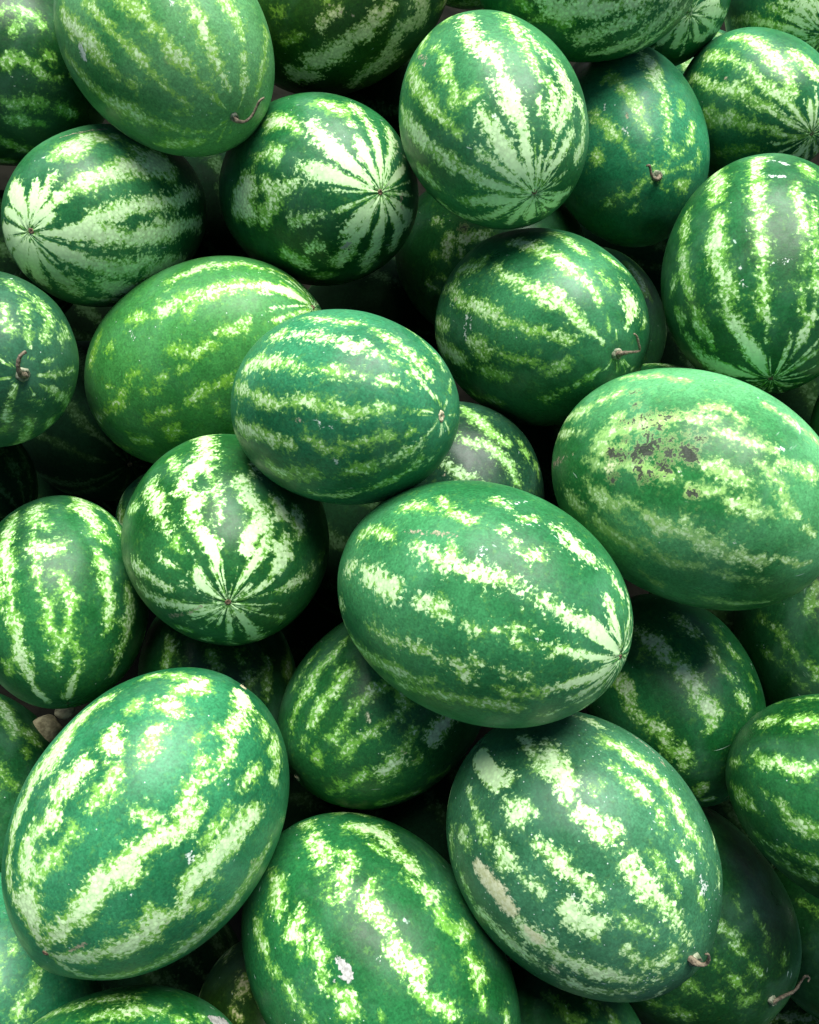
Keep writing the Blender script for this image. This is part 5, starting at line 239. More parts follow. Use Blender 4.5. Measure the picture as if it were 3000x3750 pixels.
{"k":"M07","label":"pale striped watermelon in the top right corner","loc":[0.6275,1.4816,0.7982],"q":[0.61753,-0.78339,0.04356,-0.05526],"a":0.1692,"b":0.1271,"tone":1.0,"base":"blue","palec":"","point":0,"gen":0,"specks":0.35,"vis":[-0.215,-0.265,-0.94],"strokes":[[60,-322,2959,113,-666,3112,150,-922,-3130,148,-1146,-3112,133,-1349,2975,80],[60,-813,-2903,107,-1020,-2878,159,-1169,-2832,105,-1372,-2878,68],[60,-905,-2710,132,-1062,-2647,131,-1223,-2581,105,-1407,-2678,57],[60,-1066,-2471,131,-1232,-2358,104,-1383,-2433,45],[60,-1150,-2241,104,-1274,-2161,104],[60,-1361,2629,71,-1429,2635,71],[36,-659,3696,210,-395,3799,250,-131,3732,206,131,3715,177,395,3720,210],[45,-922,4445,158,-659,4483,156,-395,4395,162,-131,4385,194,131,4407,159,395,4464,250],[41,-1450,4951,20,-1186,5020,87,-922,4970,130,-659,5013,208,-395,5048,212,-131,5025,255,131,5041,217,395,4975,246],[47,-1450,5584,26,-1186,5596,93,-922,5536,108,-659,5532,196,-395,5549,182,-131,5527,164,131,5539,213],[47,-1450,6273,27,-1186,6314,89,-922,6260,129,-659,6224,208,-395,6244,212],[64,-1450,6890,22,-1186,6824,85,-922,6813,136,-659,6784,212,-395,6877,182],[71,-1491,-2785,6,-1360,-1983,10,-1200,-1825,14,-1083,-1775,7],[80,-1493,-2932,6,-1429,-2345,15,-1349,-2148,22,-1289,-2078,11],[91,-1483,-2920,6,-1355,-2519,17,-1219,-2419,24,-1121,-2384,12],[85,-1481,-2971,6,-1352,-2700,10,-1219,-2630,14,-1123,-2605,7],[93,-1483,-3058,6,-1380,-2983,13,-1277,-2961,19,-1203,-2953,9],[76,-1470,-3112,6,-1274,3125,9,-1078,3115,13,-938,3111,7],[91,-1485,3138,6,-1396,2966,21,-1306,2911,30,-1240,2889,15],[81,-1478,3023,6,-1321,2659,21,-1157,2577,30,-1038,2549,15],[72,-1487,3024,6,-1385,2529,20,-1271,2394,28,-1188,2347,14],[80,-1492,3024,6,-1421,2395,12,-1331,2201,17,-1263,2133,8],[85,-1492,2805,6,-1324,1891,22,-1122,1749,31,-975,1705,15],[80,-1500,2973,6,-1442,1899,17,-1339,1629,24,-1261,1548,12],[78,-1507,2907,6,-1424,1443,15,-1278,1224,21,-1171,1165,10],[87,-1518,2847,6,-1385,932,21,-1180,803,30,-1032,770,15],[99,-1524,2986,6,-1401,523,14,-1195,444,21,-1048,425,10],[72,-1522,-3027,6,-1447,-129,12,-1276,-89,18,-1154,-80,9],[80,-1515,-2990,6,-1490,-499,10,-1363,-335,14,-1271,-303,7],[90,-1513,-2832,6,-1439,-1019,13,-1288,-816,18,-1178,-767,9],[87,-1506,-2855,6,-1452,-1434,12,-1336,-1157,17,-1248,-1085,9],[72,-1500,-2926,6,-1469,-2003,15,-1400,-1664,21,-1346,-1555,11]],"tip":["blossom",-1498,-3086]},
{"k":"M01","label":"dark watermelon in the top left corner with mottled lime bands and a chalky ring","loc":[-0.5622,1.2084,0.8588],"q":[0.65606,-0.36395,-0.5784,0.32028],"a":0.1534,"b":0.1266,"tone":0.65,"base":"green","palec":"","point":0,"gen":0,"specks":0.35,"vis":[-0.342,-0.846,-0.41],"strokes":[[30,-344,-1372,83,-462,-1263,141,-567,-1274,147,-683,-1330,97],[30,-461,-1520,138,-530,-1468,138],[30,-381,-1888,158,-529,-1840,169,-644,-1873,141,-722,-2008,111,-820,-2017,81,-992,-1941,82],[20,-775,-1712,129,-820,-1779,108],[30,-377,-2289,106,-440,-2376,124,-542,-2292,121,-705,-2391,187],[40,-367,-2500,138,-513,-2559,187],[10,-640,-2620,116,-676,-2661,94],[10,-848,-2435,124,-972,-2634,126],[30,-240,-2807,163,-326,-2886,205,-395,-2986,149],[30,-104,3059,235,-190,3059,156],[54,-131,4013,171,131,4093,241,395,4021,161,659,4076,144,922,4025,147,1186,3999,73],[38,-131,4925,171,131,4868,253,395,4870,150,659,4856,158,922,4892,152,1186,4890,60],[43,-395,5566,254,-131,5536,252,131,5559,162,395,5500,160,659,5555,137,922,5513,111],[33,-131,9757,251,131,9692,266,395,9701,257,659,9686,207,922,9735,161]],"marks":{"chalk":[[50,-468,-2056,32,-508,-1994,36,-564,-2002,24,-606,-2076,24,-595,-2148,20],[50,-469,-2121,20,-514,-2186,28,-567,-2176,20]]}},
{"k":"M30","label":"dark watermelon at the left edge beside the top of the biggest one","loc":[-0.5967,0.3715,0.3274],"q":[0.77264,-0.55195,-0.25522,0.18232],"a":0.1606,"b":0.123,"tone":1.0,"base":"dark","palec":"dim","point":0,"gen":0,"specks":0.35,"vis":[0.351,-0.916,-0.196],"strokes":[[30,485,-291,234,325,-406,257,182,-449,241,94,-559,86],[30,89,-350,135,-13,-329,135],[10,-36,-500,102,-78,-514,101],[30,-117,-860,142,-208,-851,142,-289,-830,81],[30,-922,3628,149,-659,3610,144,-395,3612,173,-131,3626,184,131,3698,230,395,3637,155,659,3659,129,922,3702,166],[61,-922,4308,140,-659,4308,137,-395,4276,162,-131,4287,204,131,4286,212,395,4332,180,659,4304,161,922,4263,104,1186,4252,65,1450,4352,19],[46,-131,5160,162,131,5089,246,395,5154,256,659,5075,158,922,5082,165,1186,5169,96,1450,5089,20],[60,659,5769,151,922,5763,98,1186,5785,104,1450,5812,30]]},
{"k":"M42","label":"dark tan-spotted watermelon in the gap at the bottom between two large ones","loc":[-0.1649,0.0951,0.3094],"q":[0.48301,-0.81795,-0.1589,0.26909],"a":0.1086,"b":0.0912,"tone":0.6,"base":"olive","palec":"cream","point":0,"gen":1,"specks":0.35,"vis":[-0.222,-0.833,-0.507],"strokes":[[60,228,-1886,113,54,-1893,172,64,-2041,136],[60,1,-2201,113,-121,-2188,110],[60,868,-1829,107,686,-1979,106]]},
{"k":"M35","label":"shaded pale-blotched watermelon in the gap between the upright one and the white fan one","loc":[0.1248,1.1288,0.5826],"q":[0.48114,-0.77524,-0.21582,0.34774],"a":0.157,"b":0.1326,"tone":0.9,"base":"green","palec":"soft","point":0,"gen":0,"specks":0.35,"vis":[-0.765,-0.292,-0.574],"strokes":[[55,-80,-2652,247,-91,-2823,247],[55,-208,-2617,261,-316,-2545,141,-424,-2481,140],[55,-201,-2708,148,-238,-2786,99],[20,76,-2844,156,30,-2868,129],[30,-18,-3082,98,-93,-3082,73],[40,103,3059,132,-17,3018,95],[55,167,-2484,139,73,-2506,138]],"marks":{"scab":[[50,-147,-2498,50,-195,-2511,54]]}},
{"k":"M38","label":"dark watermelon in the gap right of the one with the thin bent stem","loc":[0.3158,1.1462,0.4229],"q":[0.76223,-0.63905,-0.07898,0.06621],"a":0.1386,"b":0.1178,"tone":1.0,"base":"dark","palec":"dim","point":0,"gen":1,"specks":0.35,"vis":[-0.291,-0.824,-0.486],"strokes":[[30,270,-1055,280,94,-1014,278,-87,-1010,276,-158,-939,138]]},
{"k":"M44","label":"small light sliver of watermelon wedged between the melons in the top right","loc":[0.5089,1.5102,0.5832],"q":[0.7389,-0.62368,-0.19488,0.16449],"a":0.1493,"b":0.1212,"tone":1.0,"base":"blue","palec":"","point":0,"gen":1,"specks":0.35,"vis":[-0.568,-0.681,-0.463],"strokes":[]},
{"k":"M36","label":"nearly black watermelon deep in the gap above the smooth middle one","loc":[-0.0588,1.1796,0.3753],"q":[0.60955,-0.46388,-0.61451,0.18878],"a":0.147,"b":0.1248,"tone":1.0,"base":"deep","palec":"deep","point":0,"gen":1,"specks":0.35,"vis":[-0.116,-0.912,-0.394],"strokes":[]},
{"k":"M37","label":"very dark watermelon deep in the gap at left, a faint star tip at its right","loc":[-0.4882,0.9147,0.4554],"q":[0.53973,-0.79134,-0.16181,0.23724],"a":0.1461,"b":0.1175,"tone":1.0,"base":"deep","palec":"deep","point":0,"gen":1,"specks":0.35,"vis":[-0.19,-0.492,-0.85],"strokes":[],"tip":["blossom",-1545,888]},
{"k":"M39","label":"sliver of light green watermelon at the right edge beside the top of the scabby one","loc":[0.5716,0.6677,0.737],"q":[0.78825,-0.61522,0.01006,-0.00785],"a":0.1208,"b":0.095,"tone":1.0,"base":"green","palec":"","point":0,"gen":1,"specks":0.35,"vis":[-0.442,-0.827,-0.348],"strokes":[]},
{"k":"M40","label":"thin dark sliver of watermelon showing just above the scabby one","loc":[0.3374,0.7805,0.5979],"q":[0.34425,-0.83109,-0.16715,0.40353],"a":0.1132,"b":0.0965,"tone":1.0,"base":"green","palec":"","point":0,"gen":1,"specks":0.35,"vis":[-0.907,-0.142,-0.396],"strokes":[]},
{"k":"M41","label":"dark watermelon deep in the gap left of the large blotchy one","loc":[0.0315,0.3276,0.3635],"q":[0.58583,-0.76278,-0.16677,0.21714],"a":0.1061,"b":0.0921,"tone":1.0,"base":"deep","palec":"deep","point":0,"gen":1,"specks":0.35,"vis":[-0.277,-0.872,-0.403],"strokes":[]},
{"k":"M43","label":"dark sliver of watermelon left of the star-tipped one with the brown scar","loc":[-0.3298,0.7051,0.4528],"q":[0.70787,-0.64994,-0.20373,0.18706],"a":0.109,"b":0.0914,"tone":1.0,"base":"green","palec":"","point":0,"gen":1,"specks":0.35,"vis":[-0.028,-0.877,-0.479],"strokes":[]},
{"k":"M45","label":"dark watermelon at the lower right edge under the lime-flecked one","loc":[0.6003,0.2077,0.2208],"q":[0.4967,-0.86393,-0.04143,0.07206],"a":0.1258,"b":0.1138,"tone":1.0,"base":"dark","palec":"dim","point":0,"gen":1,"specks":0.35,"vis":[-0.474,-0.723,-0.503],"strokes":[[20,25,-2355,63,-114,-2323,62,-193,-2285,51]]},
{"k":"M46","label":"dark watermelon at the very bottom right corner, below the curly stem","loc":[0.6015,0.0547,0.0637],"q":[0.08947,-0.91349,-0.03869,0.39501],"a":0.1335,"b":0.1047,"tone":1.0,"base":"dark","palec":"dim","point":0,"gen":1,"specks":0.35,"vis":[-0.915,-0.15,-0.374],"strokes":[]},
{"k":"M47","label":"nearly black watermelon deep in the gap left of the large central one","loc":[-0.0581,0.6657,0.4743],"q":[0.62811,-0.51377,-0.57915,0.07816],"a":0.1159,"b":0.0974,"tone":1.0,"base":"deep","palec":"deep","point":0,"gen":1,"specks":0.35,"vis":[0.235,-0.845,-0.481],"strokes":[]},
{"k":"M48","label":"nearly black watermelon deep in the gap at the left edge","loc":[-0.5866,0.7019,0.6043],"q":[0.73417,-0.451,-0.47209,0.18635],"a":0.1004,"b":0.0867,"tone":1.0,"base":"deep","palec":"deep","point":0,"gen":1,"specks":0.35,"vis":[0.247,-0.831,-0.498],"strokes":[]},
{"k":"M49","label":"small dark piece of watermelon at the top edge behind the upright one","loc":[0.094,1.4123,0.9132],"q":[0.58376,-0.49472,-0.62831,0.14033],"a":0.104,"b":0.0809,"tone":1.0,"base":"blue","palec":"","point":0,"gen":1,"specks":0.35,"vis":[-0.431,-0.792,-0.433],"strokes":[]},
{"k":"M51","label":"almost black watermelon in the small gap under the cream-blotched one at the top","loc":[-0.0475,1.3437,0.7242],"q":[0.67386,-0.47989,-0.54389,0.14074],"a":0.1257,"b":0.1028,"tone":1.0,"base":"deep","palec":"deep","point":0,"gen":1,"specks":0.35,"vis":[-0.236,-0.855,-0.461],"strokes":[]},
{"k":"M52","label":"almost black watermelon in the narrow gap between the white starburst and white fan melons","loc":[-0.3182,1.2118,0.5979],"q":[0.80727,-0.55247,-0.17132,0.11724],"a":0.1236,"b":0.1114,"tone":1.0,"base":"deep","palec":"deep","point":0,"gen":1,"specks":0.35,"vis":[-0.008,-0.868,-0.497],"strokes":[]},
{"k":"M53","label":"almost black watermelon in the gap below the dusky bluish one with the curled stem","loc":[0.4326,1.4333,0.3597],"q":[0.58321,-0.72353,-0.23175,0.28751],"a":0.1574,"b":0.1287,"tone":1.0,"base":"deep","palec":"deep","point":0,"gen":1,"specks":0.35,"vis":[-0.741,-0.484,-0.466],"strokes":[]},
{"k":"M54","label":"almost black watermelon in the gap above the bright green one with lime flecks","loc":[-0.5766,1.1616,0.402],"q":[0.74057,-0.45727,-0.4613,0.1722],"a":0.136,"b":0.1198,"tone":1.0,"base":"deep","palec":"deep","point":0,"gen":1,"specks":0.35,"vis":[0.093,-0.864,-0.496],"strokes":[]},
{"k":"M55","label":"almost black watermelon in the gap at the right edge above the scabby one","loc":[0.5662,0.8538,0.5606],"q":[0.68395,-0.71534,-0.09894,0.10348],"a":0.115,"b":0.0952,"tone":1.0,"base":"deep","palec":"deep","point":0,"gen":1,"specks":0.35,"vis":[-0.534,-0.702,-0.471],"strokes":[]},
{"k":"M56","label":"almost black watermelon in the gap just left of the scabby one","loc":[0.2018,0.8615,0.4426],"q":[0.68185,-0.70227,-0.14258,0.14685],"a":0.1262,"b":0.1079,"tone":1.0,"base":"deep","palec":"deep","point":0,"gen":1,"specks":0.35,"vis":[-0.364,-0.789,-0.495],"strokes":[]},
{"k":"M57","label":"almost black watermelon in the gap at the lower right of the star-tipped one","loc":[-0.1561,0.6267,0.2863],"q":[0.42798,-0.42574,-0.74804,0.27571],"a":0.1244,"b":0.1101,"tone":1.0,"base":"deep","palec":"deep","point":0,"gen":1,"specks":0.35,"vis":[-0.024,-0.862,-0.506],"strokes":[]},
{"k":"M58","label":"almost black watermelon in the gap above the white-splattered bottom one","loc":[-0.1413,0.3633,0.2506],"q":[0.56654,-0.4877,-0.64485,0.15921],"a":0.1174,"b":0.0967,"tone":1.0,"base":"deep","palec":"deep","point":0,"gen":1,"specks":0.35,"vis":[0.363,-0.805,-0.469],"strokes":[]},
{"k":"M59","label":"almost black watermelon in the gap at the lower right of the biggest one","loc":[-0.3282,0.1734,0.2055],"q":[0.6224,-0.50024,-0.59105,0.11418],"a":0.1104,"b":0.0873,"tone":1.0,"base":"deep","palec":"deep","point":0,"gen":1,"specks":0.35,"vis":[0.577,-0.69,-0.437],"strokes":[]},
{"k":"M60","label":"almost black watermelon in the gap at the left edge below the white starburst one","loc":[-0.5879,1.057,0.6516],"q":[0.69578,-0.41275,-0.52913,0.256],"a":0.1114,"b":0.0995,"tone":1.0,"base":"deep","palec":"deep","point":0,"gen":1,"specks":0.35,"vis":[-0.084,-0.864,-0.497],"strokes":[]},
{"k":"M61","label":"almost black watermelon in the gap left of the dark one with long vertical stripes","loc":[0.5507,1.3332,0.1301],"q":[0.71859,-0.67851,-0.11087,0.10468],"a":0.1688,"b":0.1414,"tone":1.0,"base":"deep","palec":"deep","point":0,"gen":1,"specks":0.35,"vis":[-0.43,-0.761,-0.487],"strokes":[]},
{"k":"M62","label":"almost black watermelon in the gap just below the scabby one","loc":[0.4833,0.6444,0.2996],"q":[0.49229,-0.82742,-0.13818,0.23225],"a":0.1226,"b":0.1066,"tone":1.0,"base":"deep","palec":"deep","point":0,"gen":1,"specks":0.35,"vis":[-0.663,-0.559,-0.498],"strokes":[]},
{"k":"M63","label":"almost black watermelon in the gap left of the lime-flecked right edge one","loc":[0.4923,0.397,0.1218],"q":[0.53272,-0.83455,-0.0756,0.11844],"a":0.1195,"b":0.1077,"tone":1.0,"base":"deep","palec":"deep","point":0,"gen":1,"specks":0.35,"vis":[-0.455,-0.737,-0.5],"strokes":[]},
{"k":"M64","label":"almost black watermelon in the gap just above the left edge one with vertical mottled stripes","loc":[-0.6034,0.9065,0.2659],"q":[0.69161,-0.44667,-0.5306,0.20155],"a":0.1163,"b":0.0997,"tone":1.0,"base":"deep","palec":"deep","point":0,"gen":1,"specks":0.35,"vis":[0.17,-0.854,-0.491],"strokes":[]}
]

# ------------------------------------------------------------------ the ground under the heap
def build_ground():
    xs = np.concatenate([np.linspace(-40, -2.2, 14)[:-1], np.linspace(-2.2, 2.2, 56), np.linspace(2.2, 40, 14)[1:]])
    ys = np.concatenate([np.linspace(-40, -.6, 14)[:-1], np.linspace(-.6, 3.0, 48), np.linspace(3.0, 40, 14)[1:]])
    X, Y = np.meshgrid(xs, ys)
    Zh = ground_z(X, Y)
    V = np.stack([X.ravel(), Y.ravel(), Zh.ravel()], 1); nx = len(xs); ny = len(ys)
    f = [(j*nx+i, j*nx+i+1, (j+1)*nx+i+1, (j+1)*nx+i) for j in range(ny-1) for i in range(nx-1)]
    me = bpy.data.meshes.new('ground'); me.from_pydata(V.tolist(), [], f); me.materials.append(M_SOIL)
    for p in me.polygons: p.use_smooth = True
    o = link(bpy.data.objects.new('ground', me)); o['kind'] = 'structure'; o['label'] = 'dark bare soil under the heap of watermelons'
def smooth(t): t = np.clip(t, 0, 1); return t*t*(3-2*t)
def ground_z(X, Y):
    ramp = np.interp(Y, [-40, -.05, .15, 1.85, 2.1, 40], [G0, G0, G0+.02, G1, G1+.02, G1+.02])
    return ramp + .012*np.sin(X*9+Y*4) + .01*np.sin(X*17-Y*13+1)

# ------------------------------------------------------------------ watermelons
_topo = {}
def topo(NL, NA):
    if (NL, NA) in _topo: return _topo[(NL, NA)]
    ring = np.arange(NA); rows = []
    n = NL*NA
    r0 = np.arange(NL-1)[:, None]*NA
    a = r0+ring; b = r0+(ring+1) % NA; q = np.stack([a, b, b+NA, a+NA], -1).reshape(-1, 4)
    bot = np.stack([np.full(NA, n), (ring+1) % NA, ring], -1); top = np.stack([np.full(NA, n+1), (NL-1)*NA+ring, (NL-1)*NA+(ring+1) % NA], -1)
    loops = np.concatenate([q.ravel(), bot.ravel(), top.ravel()]).astype(np.int32)
    tot = np.concatenate([np.full(len(q), 4), np.full(2*NA, 3)]).astype(np.int32)
    st = np.concatenate([[0], np.cumsum(tot)[:-1]]).astype(np.int32)
    # rings run from the blossom end (-Z) to the stem end, closer together at the ends
    u = (np.arange(NL)+.6)/(NL+.2)
    la = (u-.5)*math.pi
    lo = ring/NA*2*math.pi
    LA, LO = np.meshgrid(la, lo, indexing='ij')
    Q = np.stack([np.cos(LA)*np.cos(LO), np.cos(LA)*np.sin(LO), np.sin(LA)], -1).reshape(-1, 3)
    Q = np.concatenate([Q, [[0, 0, -1]], [[0, 0, 1]]])
    _topo[(NL, NA)] = (loops, st, tot, Q); return _topo[(NL, NA)]

def dirs(la, lo): return np.array([math.cos(la)*math.cos(lo), math.cos(la)*math.sin(lo), math.sin(la)])
def stroke_field(V, strokes, ab, default=-.03, only=None):
    """signed distance (metres) to the nearest stroke, positive inside it; and the paleness of that stroke"""
    sd = np.full(len(V), default, np.float32); pl = np.full(len(V), .5, np.float32)
    for s in strokes:
        p = s[0]/100.; pts = [(dirs(s[i]/1000., s[i+1]/1000.), s[i+2]/1e4) for i in range(1, len(s), 3)]
        if len(pts) == 1: pts = pts*2
        dense = []
        for (q0, w0), (q1, w1) in zip(pts[:-1], pts[1:]):
            ang = math.acos(max(-1, min(1, float(q0@q1)))); k = max(1, int(ang/.12)+1)
            for j in range(k):
                f = j/k; q = q0*(1-f)+q1*f; dense.append((q/np.linalg.norm(q)*ab, w0*(1-f)+w1*f))
        dense.append((pts[-1][0]*ab, pts[-1][1]))
        D = np.array([x[0] for x in dense]); W = np.array([x[1] for x in dense])
        lo = D.min(0)-.06; hi = D.max(0)+.06
        ok = ((V > lo) & (V < hi)).all(1)
        if only is not None: ok &= only
        idx = np.nonzero(ok)[0]
        if not len(idx): continue
        X = V[idx]; best = np.full(len(idx), -.03)
        for i in range(len(D)-1):
            ba = D[i+1]-D[i]; L2 = max(float(ba@ba), 1e-12)
            h = np.clip(((X-D[i])@ba)/L2, 0, 1)
            d = np.linalg.norm(X-D[i]-h[:, None]*ba, axis=1)
            best = np.maximum(best, (W[i]*(1-h)+W[i+1]*h)/2-d)
        up = best > sd[idx]
        sd[idx[up]] = best[up]; pl[idx[up]] = p
    return sd, pl

def generic_strokes(rr):
    n = rr.choice([9, 10, 11]); out = []; ph = rr.uniform(0, 6.28)
    for k in range(n):
        lo = ph+k*2*math.pi/n+rr.uniform(-.12, .12); s = [rr.randint(25, 65)]
        for j in range(9):
            la = -1.5+j*3.0/8; w = (.016+.012*rr.random())*max(.12, math.cos(la))
            s += [int(la*1000), int((lo+rr.uniform(-.06, .06))*1000), int(w*1e4)]
        out.append(s)
    return out

def shape(Q, d, rr):
    a, b = d['a'], d['b']
    P = Q*np.array([b, b, a])
    k = np.ones(len(Q))
    for _ in range(6):
        v = np.array([rr.gauss(0, 1), rr.gauss(0, 1), rr.gauss(0, 1)]); v *= rr.uniform(1.2, 2.6)/np.linalg.norm(v)
        k += .0066*np.sin(Q@v*1.7+rr.uniform(0, 6.28))
    for _ in range(3):      # flat sides where it lay on the ground or against others
        v = np.array([rr.gauss(0, 1), rr.gauss(0, 1), rr.gauss(0, .5)]); v /= np.linalg.norm(v)
        k -= .016*smooth((Q@v-.72)/.28)
    lo = np.arctan2(Q[:, 1], Q[:, 0]); cl = np.sqrt(np.clip(1-Q[:, 2]**2, 0, 1))
    k += .0016*np.cos(lo*10+rr.uniform(0, 6.28))*cl
    th_b = np.arccos(np.clip(-Q[:, 2], -1, 1)); th_s = np.arccos(np.clip(Q[:, 2], -1, 1))
    # puckered blossom end, shallow dip round the stem
    k -= .010*np.exp(-(th_b/.05)**2) + .006*np.exp(-(th_b/.16)**2)*(.5+.5*np.cos(lo*11)) + .014*np.exp(-(th_s/.10)**2)
    P = P*k[:, None]
    if d['point']: P[:, 2] -= d['point']*.25*np.exp(-(th_b/.30)**2)
    return P

def set_attr(me, name, arr):
    at = me.attributes.new(name, 'FLOAT', 'POINT'); at.data.foreach_set('value', np.ascontiguousarray(arr, np.float32))

def disc_mesh(name, r, h, mat, rr, seg=14, oval=1.0, dent=.4):
    """a small rough button: rim, sunken middle"""
    V = []; F = []; rings = ((1.0, -.6), (.95, .15), (.72, 1.0), (.45, .75), (.2, dent))
    for j, (q, z) in enumerate(rings):
        for i in range(seg):
            an = 2*math.pi*i/seg; w = 1+rr.uniform(-.14, .14)
            V.append((r*q*w*math.cos(an)*oval, r*q*w*math.sin(an), h*z*(1+rr.uniform(-.25, .25))))
    V.append((0, 0, h*dent*.7)); c = len(V)-1
    for j in range(len(rings)-1):
        for i in range(seg):
            F.append((j*seg+i, j*seg+(i+1) % seg, (j+1)*seg+(i+1) % seg, (j+1)*seg+i))
    F += [((len(rings)-1)*seg+i, (len(rings)-1)*seg+(i+1) % seg, c) for i in range(seg)]
    me = bpy.data.meshes.new(name); me.from_pydata(V, [], F); me.materials.append(mat)
    for p in me.polygons: p.use_smooth = True
    return me

def tube_mesh(name, pts, mat, rr, seg=12):
    """tapered, slightly ridged and knotty stem along the given points (x, y, z, radius)"""
    P = np.array([p[:3] for p in pts]); Rr = np.array([p[3] for p in pts])
    t = np.arange(len(P)); tt = np.linspace(0, len(P)-1, (len(P)-1)*5+1)
    def cr(A):
        out = []
        for x in tt:
            i = min(int(x), len(P)-2); f = x-i
            p0 = A[max(i-1, 0)]; p1 = A[i]; p2 = A[i+1]; p3 = A[min(i+2, len(P)-1)]
            out.append(.5*((2*p1)+(p2-p0)*f+(2*p0-5*p1+4*p2-p3)*f*f+(3*p1-p0-3*p2+p3)*f**3))
        return np.array(out)
    C = cr(P); W = np.maximum(np.interp(tt, t, Rr), .0008)
    V = []; F = []; nrm = np.array([0, 0, 1.0])
    for i in range(len(C)):
        tg = C[min(i+1, len(C)-1)]-C[max(i-1, 0)]; tg /= np.linalg.norm(tg)+1e-9
        nrm = nrm-tg*(nrm@tg)
        if np.linalg.norm(nrm) < 1e-4: nrm = np.cross(tg, [1, 0, 0])
        nrm /= np.linalg.norm(nrm); bn = np.cross(tg, nrm)
        kn = 1+.10*math.sin(i*1.7)+rr.uniform(-.06, .06)
        for j in range(seg):
            an = 2*math.pi*j/seg; r = W[i]*kn*(1+.14*math.cos(an*4+i*.25))
            V.append(C[i]+nrm*r*math.cos(an)+bn*r*math.sin(an))
    V.append(C[0]); V.append(C[-1]); n = len(C)
    for i in range(n-1):
        for j in range(seg): F.append((i*seg+j, i*seg+(j+1) % seg, (i+1)*seg+(j+1) % seg, (i+1)*seg+j))
    F += [(n*seg, (j+1) % seg, j) for j in range(seg)] + [(n*seg+1, (n-1)*seg+j, (n-1)*seg+(j+1) % seg) for j in range(seg)]
    me = bpy.data.meshes.new(name); me.from_pydata([tuple(v) for v in V], [], F); me.materials.append(mat)
    for p in me.polygons: p.use_smooth = True
    return me

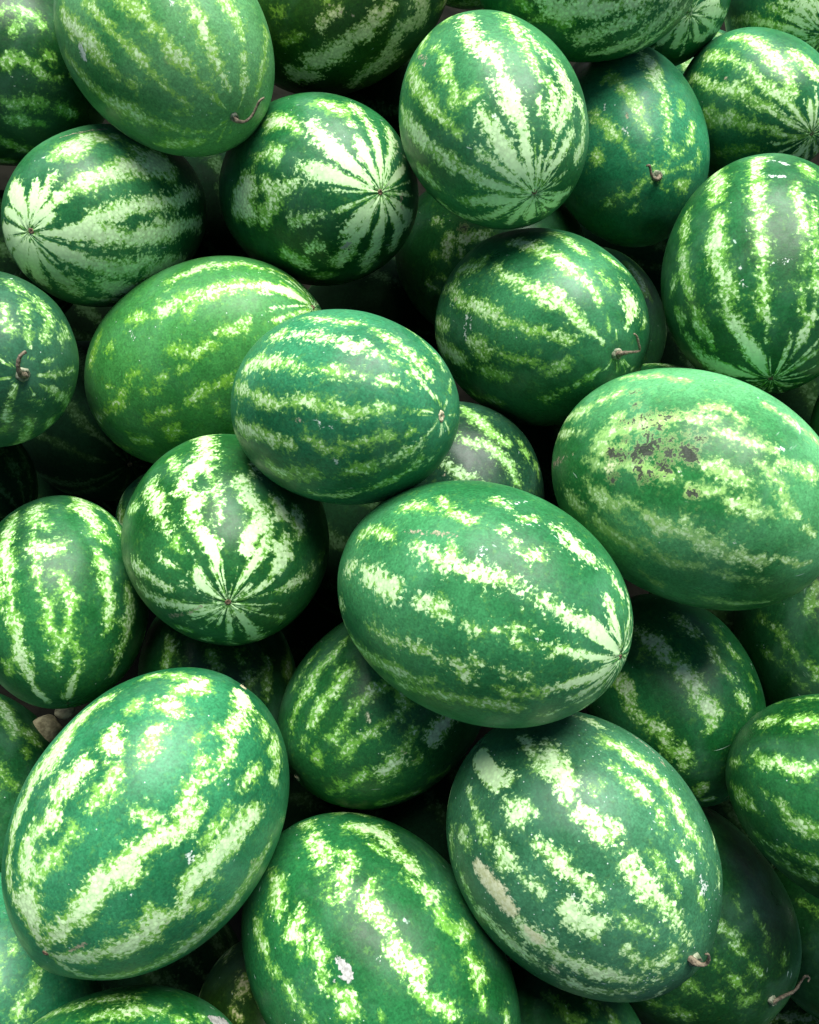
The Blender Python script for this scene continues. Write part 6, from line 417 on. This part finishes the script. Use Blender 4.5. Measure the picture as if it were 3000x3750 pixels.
def build_melon(i, d):
    rr = random.Random(100+i)
    big = not d['gen']
    NL, NA = (150, 250) if big else (90, 150)
    loops, st, tot, Q = topo(NL, NA)
    V = shape(Q, d, rr); ab = np.array([d['b'], d['b'], d['a']])
    E = Q*ab
    me = bpy.data.meshes.new('rind')
    me.vertices.add(len(V)); me.vertices.foreach_set('co', V.astype(np.float32).ravel())
    me.loops.add(len(loops)); me.loops.foreach_set('vertex_index', loops)
    me.polygons.add(len(st)); me.polygons.foreach_set('loop_start', st); me.polygons.foreach_set('loop_total', tot)
    me.polygons.foreach_set('use_smooth', np.ones(len(st), bool))
    me.update(calc_edges=True)
    sd, pl = stroke_field(E, d['strokes'], ab)
    nrm = Q/ab; nrm /= np.linalg.norm(nrm, axis=1)[:, None]; fc = nrm@np.array(d['vis'])
    # the far side, which the photograph does not show, carries ordinary stripes
    away = smooth((-.02-fc)/.12) if not d['gen'] else (smooth((.35-fc)/.2) if d['strokes'] else np.ones(len(Q)))
    gs, gp = stroke_field(E, generic_strokes(rr), ab, only=away > 0)
    g2 = gs*away + -.03*(1-away); u = g2 > sd; pl = np.where(u, gp, pl); sd = np.maximum(sd, g2)
    set_attr(me, 'sd', sd); set_attr(me, 'pale', pl)
    th_b = np.arccos(np.clip(-Q[:, 2], -1, 1)); th_s = np.arccos(np.clip(Q[:, 2], -1, 1))
    set_attr(me, 'tip', np.clip(np.maximum(smooth((.80-th_b)/.55), smooth((.5-th_s)/.35)), 0, 1))
    for kk, s in d.get('marks', {}).items():
        f, _ = stroke_field(V, s, ab); set_attr(me, kk, f+.1)
    me.materials.append(rind_mat(d, i))
    q = Quaternion(d['q']); c = Vector(d['loc'])
    Wv = V@np.array(q.to_matrix()).T; base = Vector((0, 0, float(Wv[:, 2].min())))
    root = bpy.data.objects.new('watermelon', None); root.empty_display_size = .05
    root.location = c+base; link(root)
    root['label'] = d['label']; root['category'] = 'watermelon'; root['group'] = 'watermelons heaped in the pile'
    def part(name, mesh, off=Vector((0, 0, 0)), rot=None):
        o = bpy.data.objects.new(name, mesh); o.rotation_mode = 'QUATERNION'
        o.rotation_quaternion = q @ rot if rot else q
        o.location = -base + q @ off; return link(o, root)
    part('rind', me)
    tip = d.get('tip'); tree = None
    def seat(qd):   # point and normal on the finished rind in direction qd
        j = int(np.argmax(Q@qd)); n = qd/ab; n /= np.linalg.norm(n); return Vector(V[j]), Vector(n)
    bq = dirs(tip[1]/1000., tip[2]/1000.) if tip and tip[0] == 'blossom' else np.array([0, 0, -1.])
    p, n = seat(bq)
    part('blossom_scar', disc_mesh('blossom_scar', rr.uniform(.0030, .0042), .0014, M_SCAR, rr), p-n*.0004, Vector((0, 0, 1)).rotation_difference(n))
    sq = dirs(tip[1]/1000., tip[2]/1000.) if tip and tip[0] == 'stem' else np.array([0, 0, 1.])
    p, n = seat(sq)
    if 'stem' in d:
        r0 = d['stem'][0][3]
        part('stem_knob', disc_mesh('stem_knob', r0*1.05, .006, M_KNOB, rr, 18, 1.0, .9), p-n*.001, Vector((0, 0, 1)).rotation_difference(n))
        pts = [[x[0], x[1], x[2], x[3]*.66] for x in d['stem']]; pts[0][3] *= .7
        o = part('stem', tube_mesh('stem', pts, M_STEM, rr))
    else:
        part('stem_scar', disc_mesh('stem_scar', .0068, .0022, M_CORK, rr, 18, .68, .2), p-n*.0005, Vector((0, 0, 1)).rotation_difference(n))

def build_stone(loc, size, seed, label):
    rr = random.Random(seed); bm = __import__('bmesh').new()
    __import__('bmesh').ops.create_icosphere(bm, subdivisions=3, radius=1.0)
    ph = [(Vector((rr.gauss(0, 1), rr.gauss(0, 1), rr.gauss(0, 1))), rr.uniform(0, 6)) for _ in range(7)]
    cut = [(Vector((rr.gauss(0, 1), rr.gauss(0, 1), rr.gauss(0, 1))).normalized(), rr.uniform(.55, .8)) for _ in range(6)]
    for v in bm.verts:
        q = v.co.normalized(); r = 1+sum(.05*math.sin(q.dot(a)*2.2+b) for a, b in ph); q = q*r
        for nn, h in cut:
            e = q.dot(nn)-h
            if e > 0: q -= nn*e*.85
        v.co = Vector((q.x*size[0], q.y*size[1], q.z*size[2]))
    me = bpy.data.meshes.new('stone'); bm.to_mesh(me); bm.free(); me.materials.append(M_STONE)
    for f in me.polygons: f.use_smooth = True
    o = link(bpy.data.objects.new('stone', me)); o.location = loc; o.rotation_euler = (rr.random(), rr.random(), rr.random()*3)
    o['label'] = label; o['category'] = 'stone'; o['group'] = 'stones in the gap'
G0, G1 = -0.15, 0.35
for i, d in enumerate(MELONS): build_melon(i, d)
build_ground()
for s in STONES: build_stone(*s)
